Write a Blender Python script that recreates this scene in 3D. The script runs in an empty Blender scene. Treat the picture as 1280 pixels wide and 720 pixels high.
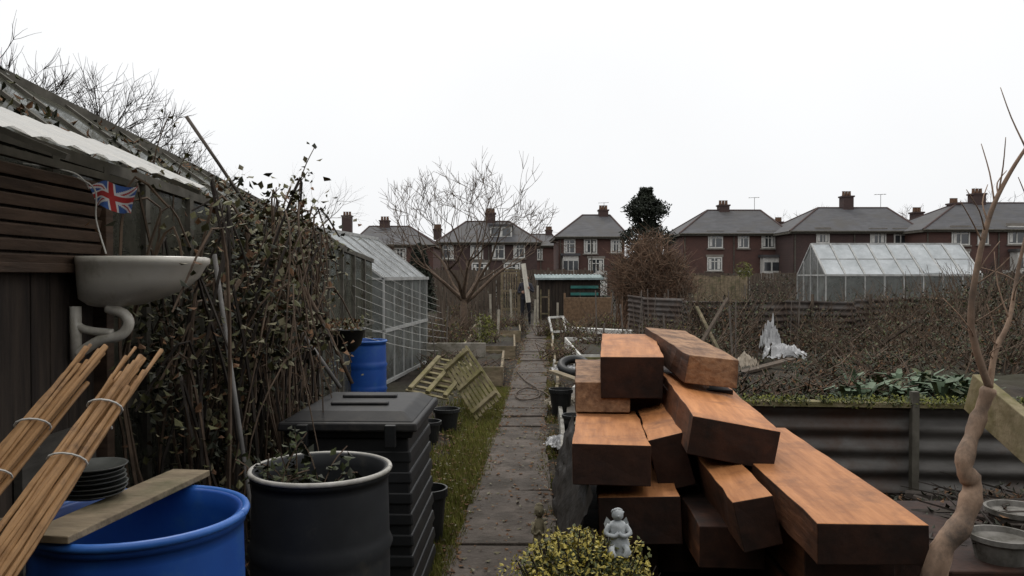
import bpy, bmesh, math, random
from mathutils import Vector, Matrix, Euler, noise
random.seed(7)
R=random.random
def U(a,b): return a+(b-a)*R()
EYE=1.6
def S(b,e,d):
    """image pixel column / row + estimated distance -> world metres"""
    return Vector(((b-640)*d/1000.0, d, EYE-(e-345)*d/1000.0))  # back-projects image coordinates through the camera at a guessed depth
scene=bpy.context.scene
# ------------------------------------------------------------------ materials
def M(name,c1,c2=None,scale=5,rough=.85,bump=0.0,stretch=(1,1,1),c3=None,s3=1.2,f3=.5,metal=0,spec=.3,bscale=None,rnd=False):
    m=bpy.data.materials.new(name); m.use_nodes=True
    nt=m.node_tree; N=nt.nodes; L=nt.links
    b=N['Principled BSDF']; b.inputs['Roughness'].default_value=rough
    b.inputs['Metallic'].default_value=metal
    b.inputs['Specular IOR Level'].default_value=spec
    if c2 is None: c2=tuple(x*.6 for x in c1)
    tc=N.new('ShaderNodeTexCoord'); mp=N.new('ShaderNodeMapping'); mp.inputs['Scale'].default_value=stretch
    src=tc.outputs['Object']
    if rnd:
        oi=N.new('ShaderNodeObjectInfo'); ad=N.new('ShaderNodeVectorMath'); ad.operation='MULTIPLY_ADD'
        cb_=N.new('ShaderNodeCombineXYZ')
        for k in 'XYZ': L.new(oi.outputs['Random'],cb_.inputs[k])
        L.new(cb_.outputs[0],ad.inputs[0]); ad.inputs[1].default_value=(17,23,31); L.new(src,ad.inputs[2]); src=ad.outputs[0]
    L.new(src,mp.inputs['Vector'])
    n=N.new('ShaderNodeTexNoise'); n.inputs['Scale'].default_value=scale; n.inputs['Detail'].default_value=7; n.inputs['Roughness'].default_value=.65
    L.new(mp.outputs[0],n.inputs['Vector'])
    r=N.new('ShaderNodeValToRGB'); r.color_ramp.elements[0].position=.34; r.color_ramp.elements[1].position=.66
    r.color_ramp.elements[0].color=(*c2,1); r.color_ramp.elements[1].color=(*c1,1)
    L.new(n.outputs['Fac'],r.inputs['Fac']); col=r.outputs['Color']
    if c3:
        n2=N.new('ShaderNodeTexNoise'); n2.inputs['Scale'].default_value=s3; n2.inputs['Detail'].default_value=8; n2.inputs['Roughness'].default_value=.7
        L.new(src,n2.inputs['Vector'])
        r2=N.new('ShaderNodeValToRGB'); r2.color_ramp.elements[0].position=f3-.08; r2.color_ramp.elements[1].position=f3+.1
        r2.color_ramp.elements[0].color=(0,0,0,1); r2.color_ramp.elements[1].color=(1,1,1,1)
        L.new(n2.outputs['Fac'],r2.inputs['Fac'])
        mx=N.new('ShaderNodeMixRGB'); L.new(r2.outputs['Color'],mx.inputs['Fac']); L.new(col,mx.inputs['Color1']); mx.inputs['Color2'].default_value=(*c3,1)
        col=mx.outputs['Color']
    if rnd:
        mr=N.new('ShaderNodeMapRange'); mr.inputs['To Min'].default_value=.8; mr.inputs['To Max'].default_value=1.15; L.new(oi.outputs['Random'],mr.inputs['Value'])
        vm=N.new('ShaderNodeVectorMath'); vm.operation='SCALE'; L.new(col,vm.inputs[0]); L.new(mr.outputs[0],vm.inputs['Scale']); col=vm.outputs[0]
    L.new(col,b.inputs['Base Color'])
    if bump:
        n3=N.new('ShaderNodeTexNoise'); n3.inputs['Scale'].default_value=bscale or scale*2; n3.inputs['Detail'].default_value=8
        L.new(mp.outputs[0],n3.inputs['Vector'])
        bp=N.new('ShaderNodeBump'); bp.inputs['Strength'].default_value=min(1,bump); bp.inputs['Distance'].default_value=.02*max(1,bump)
        L.new(n3.outputs['Fac'],bp.inputs['Height']); L.new(bp.outputs['Normal'],b.inputs['Normal'])
    return m
def brick_mat(name,c1,c2,cm,sc=4.4):
    m=M(name,c1,c2,scale=1.2); nt=m.node_tree;N=nt.nodes;L=nt.links;b=N['Principled BSDF']
    tc=[n for n in N if n.type=='TEX_COORD'][0]
    mp=N.new('ShaderNodeMapping'); mp.inputs['Rotation'].default_value=(math.radians(90),0,0); L.new(tc.outputs['Object'],mp.inputs['Vector'])
    bt=N.new('ShaderNodeTexBrick'); bt.inputs['Scale'].default_value=sc; bt.inputs['Color1'].default_value=(*c1,1); bt.inputs['Color2'].default_value=(*c2,1); bt.inputs['Mortar'].default_value=(*cm,1)
    bt.inputs['Mortar Size'].default_value=.02
    L.new(mp.outputs[0],bt.inputs['Vector'])
    r=[n for n in N if n.type=='VALTORGB'][0]
    mx=N.new('ShaderNodeMixRGB'); mx.inputs['Fac'].default_value=.5; L.new(r.outputs['Color'],mx.inputs['Color1']); L.new(bt.outputs['Color'],mx.inputs['Color2'])
    L.new(mx.outputs['Color'],b.inputs['Base Color']); return m
def glass_mat(name,cd,cd2,dirt=.5,scale=3,tint=(.8,.85,.83),gl=.35,tr_=.35):
    m=bpy.data.materials.new(name); m.use_nodes=True; nt=m.node_tree;N=nt.nodes;L=nt.links
    N.remove(N['Principled BSDF']); out=N['Material Output']
    tc=N.new('ShaderNodeTexCoord'); n=N.new('ShaderNodeTexNoise'); n.inputs['Scale'].default_value=scale; n.inputs['Detail'].default_value=9; n.inputs['Roughness'].default_value=.7
    L.new(tc.outputs['Object'],n.inputs['Vector'])
    r=N.new('ShaderNodeValToRGB'); r.color_ramp.elements[0].position=.3; r.color_ramp.elements[1].position=.7
    r.color_ramp.elements[0].color=(*cd2,1); r.color_ramp.elements[1].color=(*cd,1); L.new(n.outputs['Fac'],r.inputs['Fac'])
    df=N.new('ShaderNodeBsdfDiffuse'); L.new(r.outputs['Color'],df.inputs['Color'])
    tl=N.new('ShaderNodeBsdfTranslucent'); L.new(r.outputs['Color'],tl.inputs['Color'])
    md=N.new('ShaderNodeMixShader'); md.inputs[0].default_value=tr_; L.new(df.outputs[0],md.inputs[1]); L.new(tl.outputs[0],md.inputs[2])
    tr=N.new('ShaderNodeBsdfTransparent'); tr.inputs['Color'].default_value=(*tint,1)
    g=N.new('ShaderNodeBsdfGlossy'); g.inputs['Roughness'].default_value=.12; g.inputs['Color'].default_value=(.85,.88,.9,1)
    fr=N.new('ShaderNodeLayerWeight'); fr.inputs['Blend'].default_value=gl
    mg=N.new('ShaderNodeMixShader'); L.new(fr.outputs['Fresnel'],mg.inputs[0]); L.new(tr.outputs[0],mg.inputs[1]); L.new(g.outputs[0],mg.inputs[2])
    r2=N.new('ShaderNodeMapRange'); r2.inputs['From Min'].default_value=.3; r2.inputs['From Max'].default_value=.7; r2.inputs['To Min'].default_value=max(0,dirt-.25); r2.inputs['To Max'].default_value=min(1,dirt+.25)
    L.new(n.outputs['Fac'],r2.inputs['Value'])
    mm=N.new('ShaderNodeMixShader'); L.new(r2.outputs[0],mm.inputs[0]); L.new(mg.outputs[0],mm.inputs[1]); L.new(md.outputs[0],mm.inputs[2])
    L.new(mm.outputs[0],out.inputs['Surface']); return m
# ------------------------------------------------------------------ mesh builder
class MB:
    def __init__(s): s.v=[];s.f=[];s.m=[]
    def add(s,vs,fs,mi=0):
        o=len(s.v); s.v.extend([tuple(v) for v in vs]); s.f.extend([tuple(i+o for i in f) for f in fs]); s.m.extend([mi]*len(fs))
    def box(s,c,size,rot=(0,0,0),mi=0,j=0):
        m=Euler(rot).to_matrix(); c=Vector(c); vs=[]
        for z in(-.5,.5):
            for y in(-.5,.5):
                for x in(-.5,.5):
                    vs.append(c+m@Vector((x*size[0]+U(-j,j),y*size[1]+U(-j,j),z*size[2]+U(-j,j))))
        s.add(vs,[(0,2,3,1),(4,5,7,6),(0,1,5,4),(2,6,7,3),(0,4,6,2),(1,3,7,5)],mi)
    def bar(s,a,b,w,t,up=(0,0,1),mi=0):
        a=Vector(a);b=Vector(b);d=(b-a).normalized();u=Vector(up)
        x=d.cross(u)
        if x.length<1e-3: x=d.cross(Vector((0,1,0)))
        x.normalize();u=x.cross(d).normalized();x*=w/2;u*=t/2
        vs=[p+q for p in(a,b) for q in(-x-u,x-u,x+u,-x+u)]
        s.add(vs,[(0,1,2,3),(7,6,5,4),(0,4,5,1),(1,5,6,2),(2,6,7,3),(3,7,4,0)],mi)
    def tube(s,pts,rads,n=6,mi=0,cap=True):
        pts=[Vector(p) for p in pts]
        if not hasattr(rads,'__len__'): rads=[rads]*len(pts)
        vs=[];fs=[]; prev=None
        for i,p in enumerate(pts):
            d=(pts[min(i+1,len(pts)-1)]-pts[max(i-1,0)])
            if d.length<1e-6: d=Vector((0,0,1))
            d.normalize()
            if prev is None:
                x=d.cross(Vector((0,0,1)))
                if x.length<.05: x=d.cross(Vector((1,0,0)))
            else:
                x=prev-d*prev.dot(d)
            x.normalize(); prev=x; y=d.cross(x)
            for k in range(n):
                a=2*math.pi*k/n; vs.append(p+(x*math.cos(a)+y*math.sin(a))*rads[i])
        for i in range(len(pts)-1):
            for k in range(n):
                k2=(k+1)%n; fs.append((i*n+k,i*n+k2,(i+1)*n+k2,(i+1)*n+k))
        if cap: fs.append(tuple(range(n))[::-1]); fs.append(tuple((len(pts)-1)*n+k for k in range(n)))
        s.add(vs,fs,mi)
    def lathe(s,prof,c,n=40,mi=0,sx=1,sy=1):
        c=Vector(c);vs=[];fs=[]
        for r,z in prof:
            for k in range(n):
                a=2*math.pi*k/n; vs.append(c+Vector((r*math.cos(a)*sx,r*math.sin(a)*sy,z)))
        for i in range(len(prof)-1):
            for k in range(n):
                k2=(k+1)%n; fs.append((i*n+k,i*n+k2,(i+1)*n+k2,(i+1)*n+k))
        s.add(vs,fs,mi)
    def leaf(s,p,sz,mi=0,flat=0.0,asp=.55):
        a=Vector((U(-1,1),U(-1,1),U(-1,1)*(1-flat)));
        if a.length<.01:a=Vector((1,0,0))
        a.normalize(); b=a.cross(Vector((U(-.6,.6),U(-.6,.6),1)));
        if b.length<.01:b=Vector((0,1,0))
        b.normalize(); c=a.cross(b)*.15*sz
        p=Vector(p);a*=sz*.5;b*=sz*.5*asp
        s.add([p-a,p-b*.9+c-a*.1,p+a,p+b*.9+c-a*.1],[(0,1,2,3)],mi)
    def out(s,name,mats,parent=None,smooth=False,bevel=0,mat=None):
        me=bpy.data.meshes.new(name); me.from_pydata(s.v,[],s.f)
        if not isinstance(mats,(list,tuple)): mats=[mats]
        for m in mats: me.materials.append(m)
        me.polygons.foreach_set('material_index',s.m)
        if smooth: me.polygons.foreach_set('use_smooth',[True]*len(s.f))
        me.update()
        o=bpy.data.objects.new(name,me); scene.collection.objects.link(o)
        if parent: o.parent=parent
        if bevel:
            md=o.modifiers.new('b','BEVEL'); md.width=bevel; md.segments=2; md.limit_method='ANGLE'
        if mat: o.matrix_world=mat
        return o
def E(name):
    o=bpy.data.objects.new(name,None); scene.collection.objects.link(o); return o
def nz(x,y,z=0,s=1): return noise.noise(Vector((x*s,y*s,z*s)))
def gp(px,d): return Vector(((px-640)*d/1000,d,0))
def cv(pts,k=6):
    out=[]
    P=[Vector(p) for p in pts]
    for i in range(len(P)-1):
        p0=P[max(0,i-1)];p1=P[i];p2=P[i+1];p3=P[min(len(P)-1,i+2)]
        for j in range(k):
            t=j/k; out.append(.5*((2*p1)+(-p0+p2)*t+(2*p0-5*p1+4*p2-p3)*t*t+(-p0+3*p1-3*p2+p3)*t**3))
    out.append(P[-1]); return out
# ------------------------------------------------------------------ palette
soil=M('soil_mat',(.036,.026,.018),(.012,.0085,.0065),scale=3,rough=.95,bump=1,bscale=9,c3=(.028,.027,.013),s3=.35,f3=.54)
slab=M('slab_mat',(.100,.080,.066),(.045,.035,.028),scale=3.2,rough=.8,bump=.8,bscale=24,c3=(.026,.019,.012),s3=2.6,f3=.54)
grassA=M('grass_a',(.17,.175,.035),(.10,.11,.02),scale=8); grassB=M('grass_b',(.22,.18,.06),(.12,.095,.035),scale=8)
leafbrown=M('dead_leaf',(.17,.09,.042),(.075,.038,.02),scale=9)
lfA=M('leaf_olive',(.105,.100,.040),(.048,.050,.019),scale=6,rough=.6); lfB=M('leaf_grey',(.17,.15,.085),(.085,.075,.042),scale=6,rough=.6); lfC=M('leaf_dark',(.028,.031,.015),(.011,.013,.007),scale=6,rough=.65)
lfM=M('leaf_hedge',(.072,.085,.030),(.03,.038,.014),scale=4,rough=.6)
twig=M('twig_mat',(.13,.090,.062),(.055,.038,.027),scale=12); twigd=M('twig_dark',(.050,.040,.033),(.02,.016,.013),scale=12)
twigg=M('twig_grey',(.16,.135,.115),(.08,.068,.06),scale=8); rust_tw=M('twig_rust',(.17,.098,.062),(.08,.045,.03),scale=6)
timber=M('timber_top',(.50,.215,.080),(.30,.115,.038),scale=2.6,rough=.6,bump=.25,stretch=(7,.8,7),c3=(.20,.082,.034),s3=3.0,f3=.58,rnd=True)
timber_end=M('timber_end',(.046,.018,.010),(.018,.008,.0055),scale=7,rough=.75,bump=.3,c3=(.011,.0065,.005),s3=3,f3=.56,rnd=True)  # end grain, darkened further to imitate faces turned away from the overhead light
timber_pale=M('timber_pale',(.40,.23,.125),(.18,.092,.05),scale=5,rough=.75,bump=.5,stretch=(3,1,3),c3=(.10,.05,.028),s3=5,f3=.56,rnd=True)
timber_side=M('timber_side',(.13,.05,.022),(.05,.02,.010),scale=3.0,rough=.65,bump=.3,stretch=(5,.8,5),c3=(.022,.012,.008),s3=3,f3=.54,rnd=True)  # darker copy of the top colour, painting in the shade on the sides
dark=M('black_plastic',(.012,.013,.014),(.006,.006,.007),scale=4,rough=.5,spec=.35,bump=.1,c3=(.026,.025,.022),s3=5,f3=.63)
greyp=M('grey_drum_mat',(.026,.028,.031),(.016,.017,.019),scale=3,rough=.6,spec=.25,c3=(.045,.042,.036),s3=6,f3=.64)
rimm=M('pale_rim',(.52,.50,.47),(.27,.26,.23),scale=9,rough=.5)
blue=M('blue_plastic',(.014,.085,.36),(.009,.052,.25),scale=2.5,rough=.42,spec=.4,c3=(.03,.10,.26),s3=5,f3=.60)
bluer=M('blue_rim',(.04,.15,.48),(.022,.10,.36),scale=5,rough=.4,spec=.4)
fencewood=M('old_fence_wood',(.12,.092,.07),(.05,.038,.029),scale=4,rough=.9,bump=.5,stretch=(6,6,.6))
shedwood=M('shed_wood',(.046,.034,.026),(.016,.012,.010),scale=3,rough=.85,bump=.6,stretch=(7,7,.6),c3=(.028,.028,.02),s3=1.5,f3=.6)
shedslat=M('shed_slat',(.085,.052,.034),(.038,.024,.016),scale=3,rough=.8,bump=.4,stretch=(1,1,6))
moss=M('mossy_board',(.20,.175,.075),(.09,.082,.036),scale=7,rough=.9,bump=.5,c3=(.25,.21,.13),s3=4,f3=.52)
board=M('weathered_board',(.26,.205,.135),(.12,.092,.06),scale=5,rough=.85,bump=.4,stretch=(1,3,3),c3=(.09,.085,.045),s3=3,f3=.56)
galv=M('galvanised',(.115,.108,.10),(.05,.045,.041),scale=2.2,rough=.6,spec=.4,bump=.2,c3=(.065,.036,.024),s3=1.6,f3=.53,stretch=(1,1,3))
rustiron=M('rusty_iron',(.07,.048,.038),(.032,.023,.019),scale=3,rough=.8,c3=(.095,.086,.08),s3=1.4,f3=.58)
alu=M('aluminium_bar',(.42,.42,.41),(.25,.25,.24),scale=6,rough=.5)
oldbar=M('old_frame',(.12,.11,.09),(.05,.045,.035),scale=6,rough=.8)
whitep=M('white_paint',(.62,.61,.58),(.42,.41,.38),scale=6,rough=.6)
ceramic=M('ceramic',(.66,.63,.57),(.52,.49,.43),scale=3,rough=.25,spec=.5,c3=(.34,.31,.25),s3=5,f3=.61)
bamboo=M('bamboo',(.44,.25,.11),(.22,.115,.045),scale=9,rough=.5,c3=(.13,.07,.035),s3=9,f3=.58)
stone=M('statue_stone',(.5,.52,.53),(.24,.26,.27),scale=14,rough=.8,bump=.4); stone2=M('sandstone',(.30,.26,.17),(.15,.13,.085),scale=14,rough=.9,bump=.4)
slate=M('slate_roof',(.080,.080,.086),(.048,.048,.053),scale=1.3,rough=.75,stretch=(1,1,5),c3=(.062,.058,.055),s3=.5,f3=.55)
brickm=brick_mat('red_brick',(.105,.050,.040),(.065,.036,.031),(.085,.07,.062))
brickd=brick_mat('dark_brick',(.075,.044,.039),(.042,.028,.027),(.07,.06,.055))
pane=M('window_glass',(.05,.055,.06),(.02,.022,.025),scale=.9,rough=.12,spec=.8)
stonetrim=M('stone_trim',(.22,.20,.175),(.14,.125,.11),scale=3)
gdirty=glass_mat('dirty_glass',(.13,.125,.10),(.05,.052,.04),dirt=.74,scale=3.5)
gwall=glass_mat('greenhouse_glass',(.24,.25,.24),(.12,.12,.115),dirt=.66,scale=2.0)
groof=glass_mat('greenhouse_roof_glass',(.55,.57,.58),(.16,.16,.15),dirt=.55,scale=5,gl=.55)
poly=glass_mat('polycarbonate',(.72,.75,.77),(.45,.48,.5),dirt=.85,scale=1.4,gl=.5)
bag=M('white_plastic_bag',(.58,.58,.58),(.32,.32,.33),scale=6,rough=.4,bump=.5)
teal=M('teal_paint',(.05,.19,.17),(.03,.11,.10),scale=3)
osb=M('chipboard',(.22,.14,.085),(.11,.07,.042),scale=14,rough=.9)
conif=M('conifer_leaf',(.030,.036,.024),(.011,.014,.010),scale=2)
brass=M('brass_grass',(.11,.092,.05),(.045,.038,.022),scale=4)

# ------------------------------------------------------------------ ground
def xp(y): return -.262+.043*y
def spaced(lo,hi,step,far,ratio=1.25):
    xs=[]; x=lo
    while x<=hi: xs.append(x); x+=step
    s=step; a=hi
    while a<far: s*=ratio; a+=s; xs.append(a)
    s=step; a=lo
    while a>-far: s*=ratio; a-=s; xs.insert(0,a)
    return xs
gx=spaced(-4,7,.14,900); gy=spaced(1,24,.16,900)
mb=MB(); vs=[];W=len(gx)
for y in gy:
    for x in gx:
        d=abs(x-xp(y)); k=min(1,max(0,(d-.30)/.4))
        near=1 if (-5<x<9 and 0<y<30) else 0
        z=(.07*nz(x,y,0,1.4)+.05*nz(x,y,3,4)+.03*nz(x,y,5,9))*k*near-.012
        if near and d<.42: z+=.045*max(0,nz(x,y,8,2.3)+.12)*min(1,d/.2)
        vs.append((x,y,z))
fs=[(j*W+i,j*W+i+1,(j+1)*W+i+1,(j+1)*W+i) for j in range(len(gy)-1) for i in range(W-1)]
mb.add(vs,fs); mb.out('ground',soil,smooth=True)
mb=MB(); y=1.2
while y<26:
    l=U(.5,.68); w=.55+U(-.04,.04)
    mb.box((xp(y+l/2)+U(-.03,.03),y+l/2,.002+U(-.008,.008)),(w,l-.012,.05),(U(-.018,.018),U(-.02,.02),-.043+U(-.04,.04)),0,.012)
    y+=l+.002
mb.out('garden_path',slab,bevel=.010)
mb=MB()
def blade(x,y,z,h,mi):
    a=U(0,6.28);dx,dy=math.cos(a)*.006,math.sin(a)*.006; lx,ly=U(-.5,.5)*h,U(-.5,.5)*h
    mb.add([(x-dx,y-dy,z),(x+dx,y+dy,z),(x+lx,y+ly,z+h)],[(0,1,2)],mi)
for i in range(34000):
    y=3.2+R()**.9*8; x=xp(y)-.25-abs(random.gauss(0,.26))
    if nz(x,y,1,2)<-.38: continue
    blade(x,y,-.02,U(.03,.10),0 if R()<.72 else 1)
for i in range(9000):
    y=U(3,24); x=xp(y)+.27+abs(random.gauss(0,.10))
    if nz(x,y,9,2)<-.05: continue
    blade(x,y,-.02,U(.03,.10),1 if R()<.6 else 0)
for i in range(8000):
    y=U(3,24); x=xp(y)+random.choice((-1,1))*(.27-abs(random.gauss(0,.05)))
    if nz(x,y,19,2.5)<.05: continue
    blade(x,y,0,U(.02,.05),R()<.5)
mb.out('grass_verge',[grassA,grassB])
mb=MB()
for i in range(24000):
    y=U(6,32);x=U(-4,13)
    if abs(x-xp(y))<.33 or nz(x,y,4,.6)<.0: continue
    blade(x,y,-.02,U(.04,.22),0 if R()<.75 else 1)
mb.out('rough_grass',[brass,lfM])
mb=MB()
for i in range(9500):
    y=U(2.5,20);x=xp(y)+random.gauss(0,.55)
    if abs(x-xp(y))<.2 and R()<.7: continue
    mb.leaf((x,y,.035),U(.015,.05),0 if R()<.7 else 1,flat=.9,asp=.7)
mb.out('fallen_leaves',[leafbrown,lfB])
mb=MB(); y=4.2
while y<22:
    L_=U(.8,1.3); x=xp(y+L_/2)+.40+U(-.02,.02)
    mb.box((x,y+L_/2,.07),(.04,L_-.04,.16),(0,U(-.15,.15),-.043+U(-.02,.02)),0 if R()<.35 else 1,.004); y+=L_
mb.out('path_edging',[board,M('pale_edging',(.42,.41,.38),(.2,.19,.17),scale=5,c3=(.08,.07,.05),s3=5,f3=.54)],bevel=.004)
mb=MB(); mb.tube(cv([(.08,13,.05),(.2,11.8,.05),(.36,10.9,.05),(.33,10.2,.05),(.12,10.0,.05),(.05,10.5,.05),(.2,11.0,.06),(.42,10.6,.06),(.5,9.8,.08)],6),.010,n=6); mb.out('garden_hose',fencewood,smooth=True)

# ------------------------------------------------------------------ trees helpers
RM=[.0025]
def grow(mb,p,d,L,r,lev,mx,ch=3,wig=.25,up=.1,n=5):
    k=4; pts=[Vector(p)]; dd=Vector(d).normalized(); dirs=[dd.copy()]
    for i in range(k):
        dd=(dd+Vector((U(-1,1),U(-1,1),U(-1,1)))*wig*.5+Vector((0,0,up))*.3).normalized()
        pts.append(pts[-1]+dd*L/k); dirs.append(dd.copy())
    r2=r*(.62 if lev<mx else .4)
    mb.tube(pts,[r+(r2-r)*i/k for i in range(k+1)],n=max(3,n-lev),cap=False)
    if lev>=mx: return
    for c in range(ch+(1 if R()<.4 else 0)):
        i=random.choice([2,3,4,4]) if c else 4
        nd=(dirs[i]+Vector((U(-1,1),U(-1,1),U(-.8,1)))*.75).normalized()
        grow(mb,pts[i],nd,L*U(.6,.82),max(RM[0],r2*U(.6,.9)),lev+1,mx,ch,wig,up,n)
def bare_tree(name,base,h,r,mx=5,mat=twigg,ch=3,trunk=.3,nl=4,spread=1.0,rm=.0025,lf=.27):
    RM[0]=rm; mb=MB(); b=Vector(base); top=b+Vector((0,0,1))*h*trunk
    mb.tube([b+Vector((0,0,-.1)),b*.5+top*.5+Vector((U(-.05,.05),0,0)),top],[r*1.3,r*1.05,r*.9],n=8)
    for i in range(nl):
        a=2*math.pi*(i+R()*.6)/nl
        grow(mb,top-Vector((0,0,U(0,.15)*h*trunk)),Vector((math.cos(a)*spread,math.sin(a)*spread,U(.5,1.2))),h*lf,r*.6,1,mx,ch,.35,.12)
    return mb.out(name,mat,smooth=True)
random.seed(11)
bare_tree('bare_fruit_tree',gp(580,21.5),5.0,.095,mx=6,mat=twig,ch=2,trunk=.2,nl=9,spread=.95,rm=.0065,lf=.295)
bare_tree('bare_tree',gp(70,30),10.2,.22,mx=5,mat=twigd,ch=4,trunk=.3,nl=5,rm=.010)
bare_tree('bare_tree',gp(-60,26),9.8,.22,mx=5,mat=twigd,ch=4,trunk=.3,nl=5,rm=.010)
bare_tree('bare_tree',gp(165,33),8.2,.18,mx=5,mat=twigd,ch=4,trunk=.3,nl=5,rm=.010)
bare_tree('bare_tree',gp(345,34),7.2,.12,mx=5,mat=twigg,ch=3,trunk=.3,nl=4)
bare_tree('bare_tree',gp(1005,80),8.8,.2,mx=5,mat=twig,ch=3,trunk=.3,nl=5,rm=.014)
bare_tree('bare_tree',gp(1135,80),8.6,.2,mx=5,mat=twig,ch=3,trunk=.3,nl=5,rm=.014)
bare_tree('bare_tree',gp(1285,75),11.,.25,mx=5,mat=twigd,ch=3,trunk=.3,nl=5,rm=.014)
bare_tree('bare_tree',gp(1200,30),3.0,.06,mx=5,mat=twigd,ch=3,trunk=.2,nl=5,rm=.006)
random.seed(5)
def twiggy(name,c,w,h,n,mats,dy=None):
    mb=MB(); dy=dy or w*.7
    for i in range(n):
        b=Vector(c)+Vector((U(-.35,.35)*w,U(-.35,.35)*dy,0)); a=U(0,6.28); e=R()**.6
        t=Vector(c)+Vector((math.cos(a)*e*w/2,math.sin(a)*e*dy/2,h*math.sqrt(max(.05,1-e*e*.75))*U(.75,1.05)))
        mid=b*.45+t*.55+Vector((U(-.2,.2),U(-.2,.2),.1*h))
        mb.tube([b,mid,t],[.014,.009,.004],n=3,mi=int(R()*3),cap=False)
        for k in range(8):
            f=U(.35,1); p=b*(1-f)+t*f if f>.6 else mid
            q=p+Vector((U(-1,1),U(-1,1),U(-.3,1)))*.16*h
            mb.tube([p,q],[.008,.004],n=3,mi=int(R()*3),cap=False)
    return mb.out(name,mats)
twiggy('dead_shrub',gp(812,25),3.0,2.95,600,[rust_tw,twig,M('twig_tan',(.27,.175,.115),(.14,.09,.06),scale=6)])
def hedge(name,cells,n,sz,mats,wts,twigs=0,tm=None):
    mb=MB(); tot=sum(c[1][0]*c[1][2] for c in cells)
    for c,(rx,ry,rz) in cells:
        c=Vector(c)
        for i in range(int(n*rx*rz/tot)):
            v=Vector((random.gauss(0,1),random.gauss(0,1),random.gauss(0,1))).normalized()*(R()**.35)*(1+.25*nz(c.x+i*.01,c.y,i*.003))
            p=c+Vector((v.x*rx,v.y*ry,v.z*rz))
            if nz(p.x,p.y,p.z,2.2/max(.5,rx))<-.28 or p.z<0: continue
            mb.leaf(p,sz*U(.6,1.3),random.choices(range(len(mats)),wts)[0])
        for i in range(int(twigs)):
            p=c+Vector((U(-.8,.8)*rx,U(-.8,.8)*ry,-rz*U(.2,.9))); q=c+Vector((U(-1,1)*rx,U(-1,1)*ry,rz*U(.5,1.3)))
            m_=p*.5+q*.5+Vector((U(-.2,.2)*rx,U(-.2,.2)*ry,.1*rz)); mb.tube([p,m_,q],[.012,.008,.003],n=3,mi=len(mats)-1,cap=False)
    return mb.out(name,mats)
mb=MB(); b=gp(808,52); mb.tube([b,b+Vector((0,0,6.5))],[.2,.05],n=6)
for i in range(13000):
    t=R(); z=2+t*5.2; rr=(2.1*(1-t*.97)**.42*(.7+.3*math.sin(t*17+1)+.45*nz(t*7,i*.0004)) +.15)*R()**.4; a=U(0,6.28)
    p=b+Vector((math.cos(a)*rr,math.sin(a)*rr,z+U(-.2,.2)))
    if nz(p.x,p.y,p.z,1.1)<-.2: continue
    mb.leaf(p,U(.14,.32),0)
mb.out('evergreen_tree',conif)
mb=MB(); b=gp(524,30); mb.tube([b,b+Vector((0,0,2.4))],[.1,.03],n=6)
for i in range(6000):
    t=R(); z=.3+t*2.5; rr=(.85*(1-t)**.45*(.75+.3*nz(t*5,i*.002)))*R()**.4; a=U(0,6.28)
    mb.leaf(b+Vector((math.cos(a)*rr,math.sin(a)*rr,z)),U(.07,.16),0)
mb.out('evergreen_shrub',conif)

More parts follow.
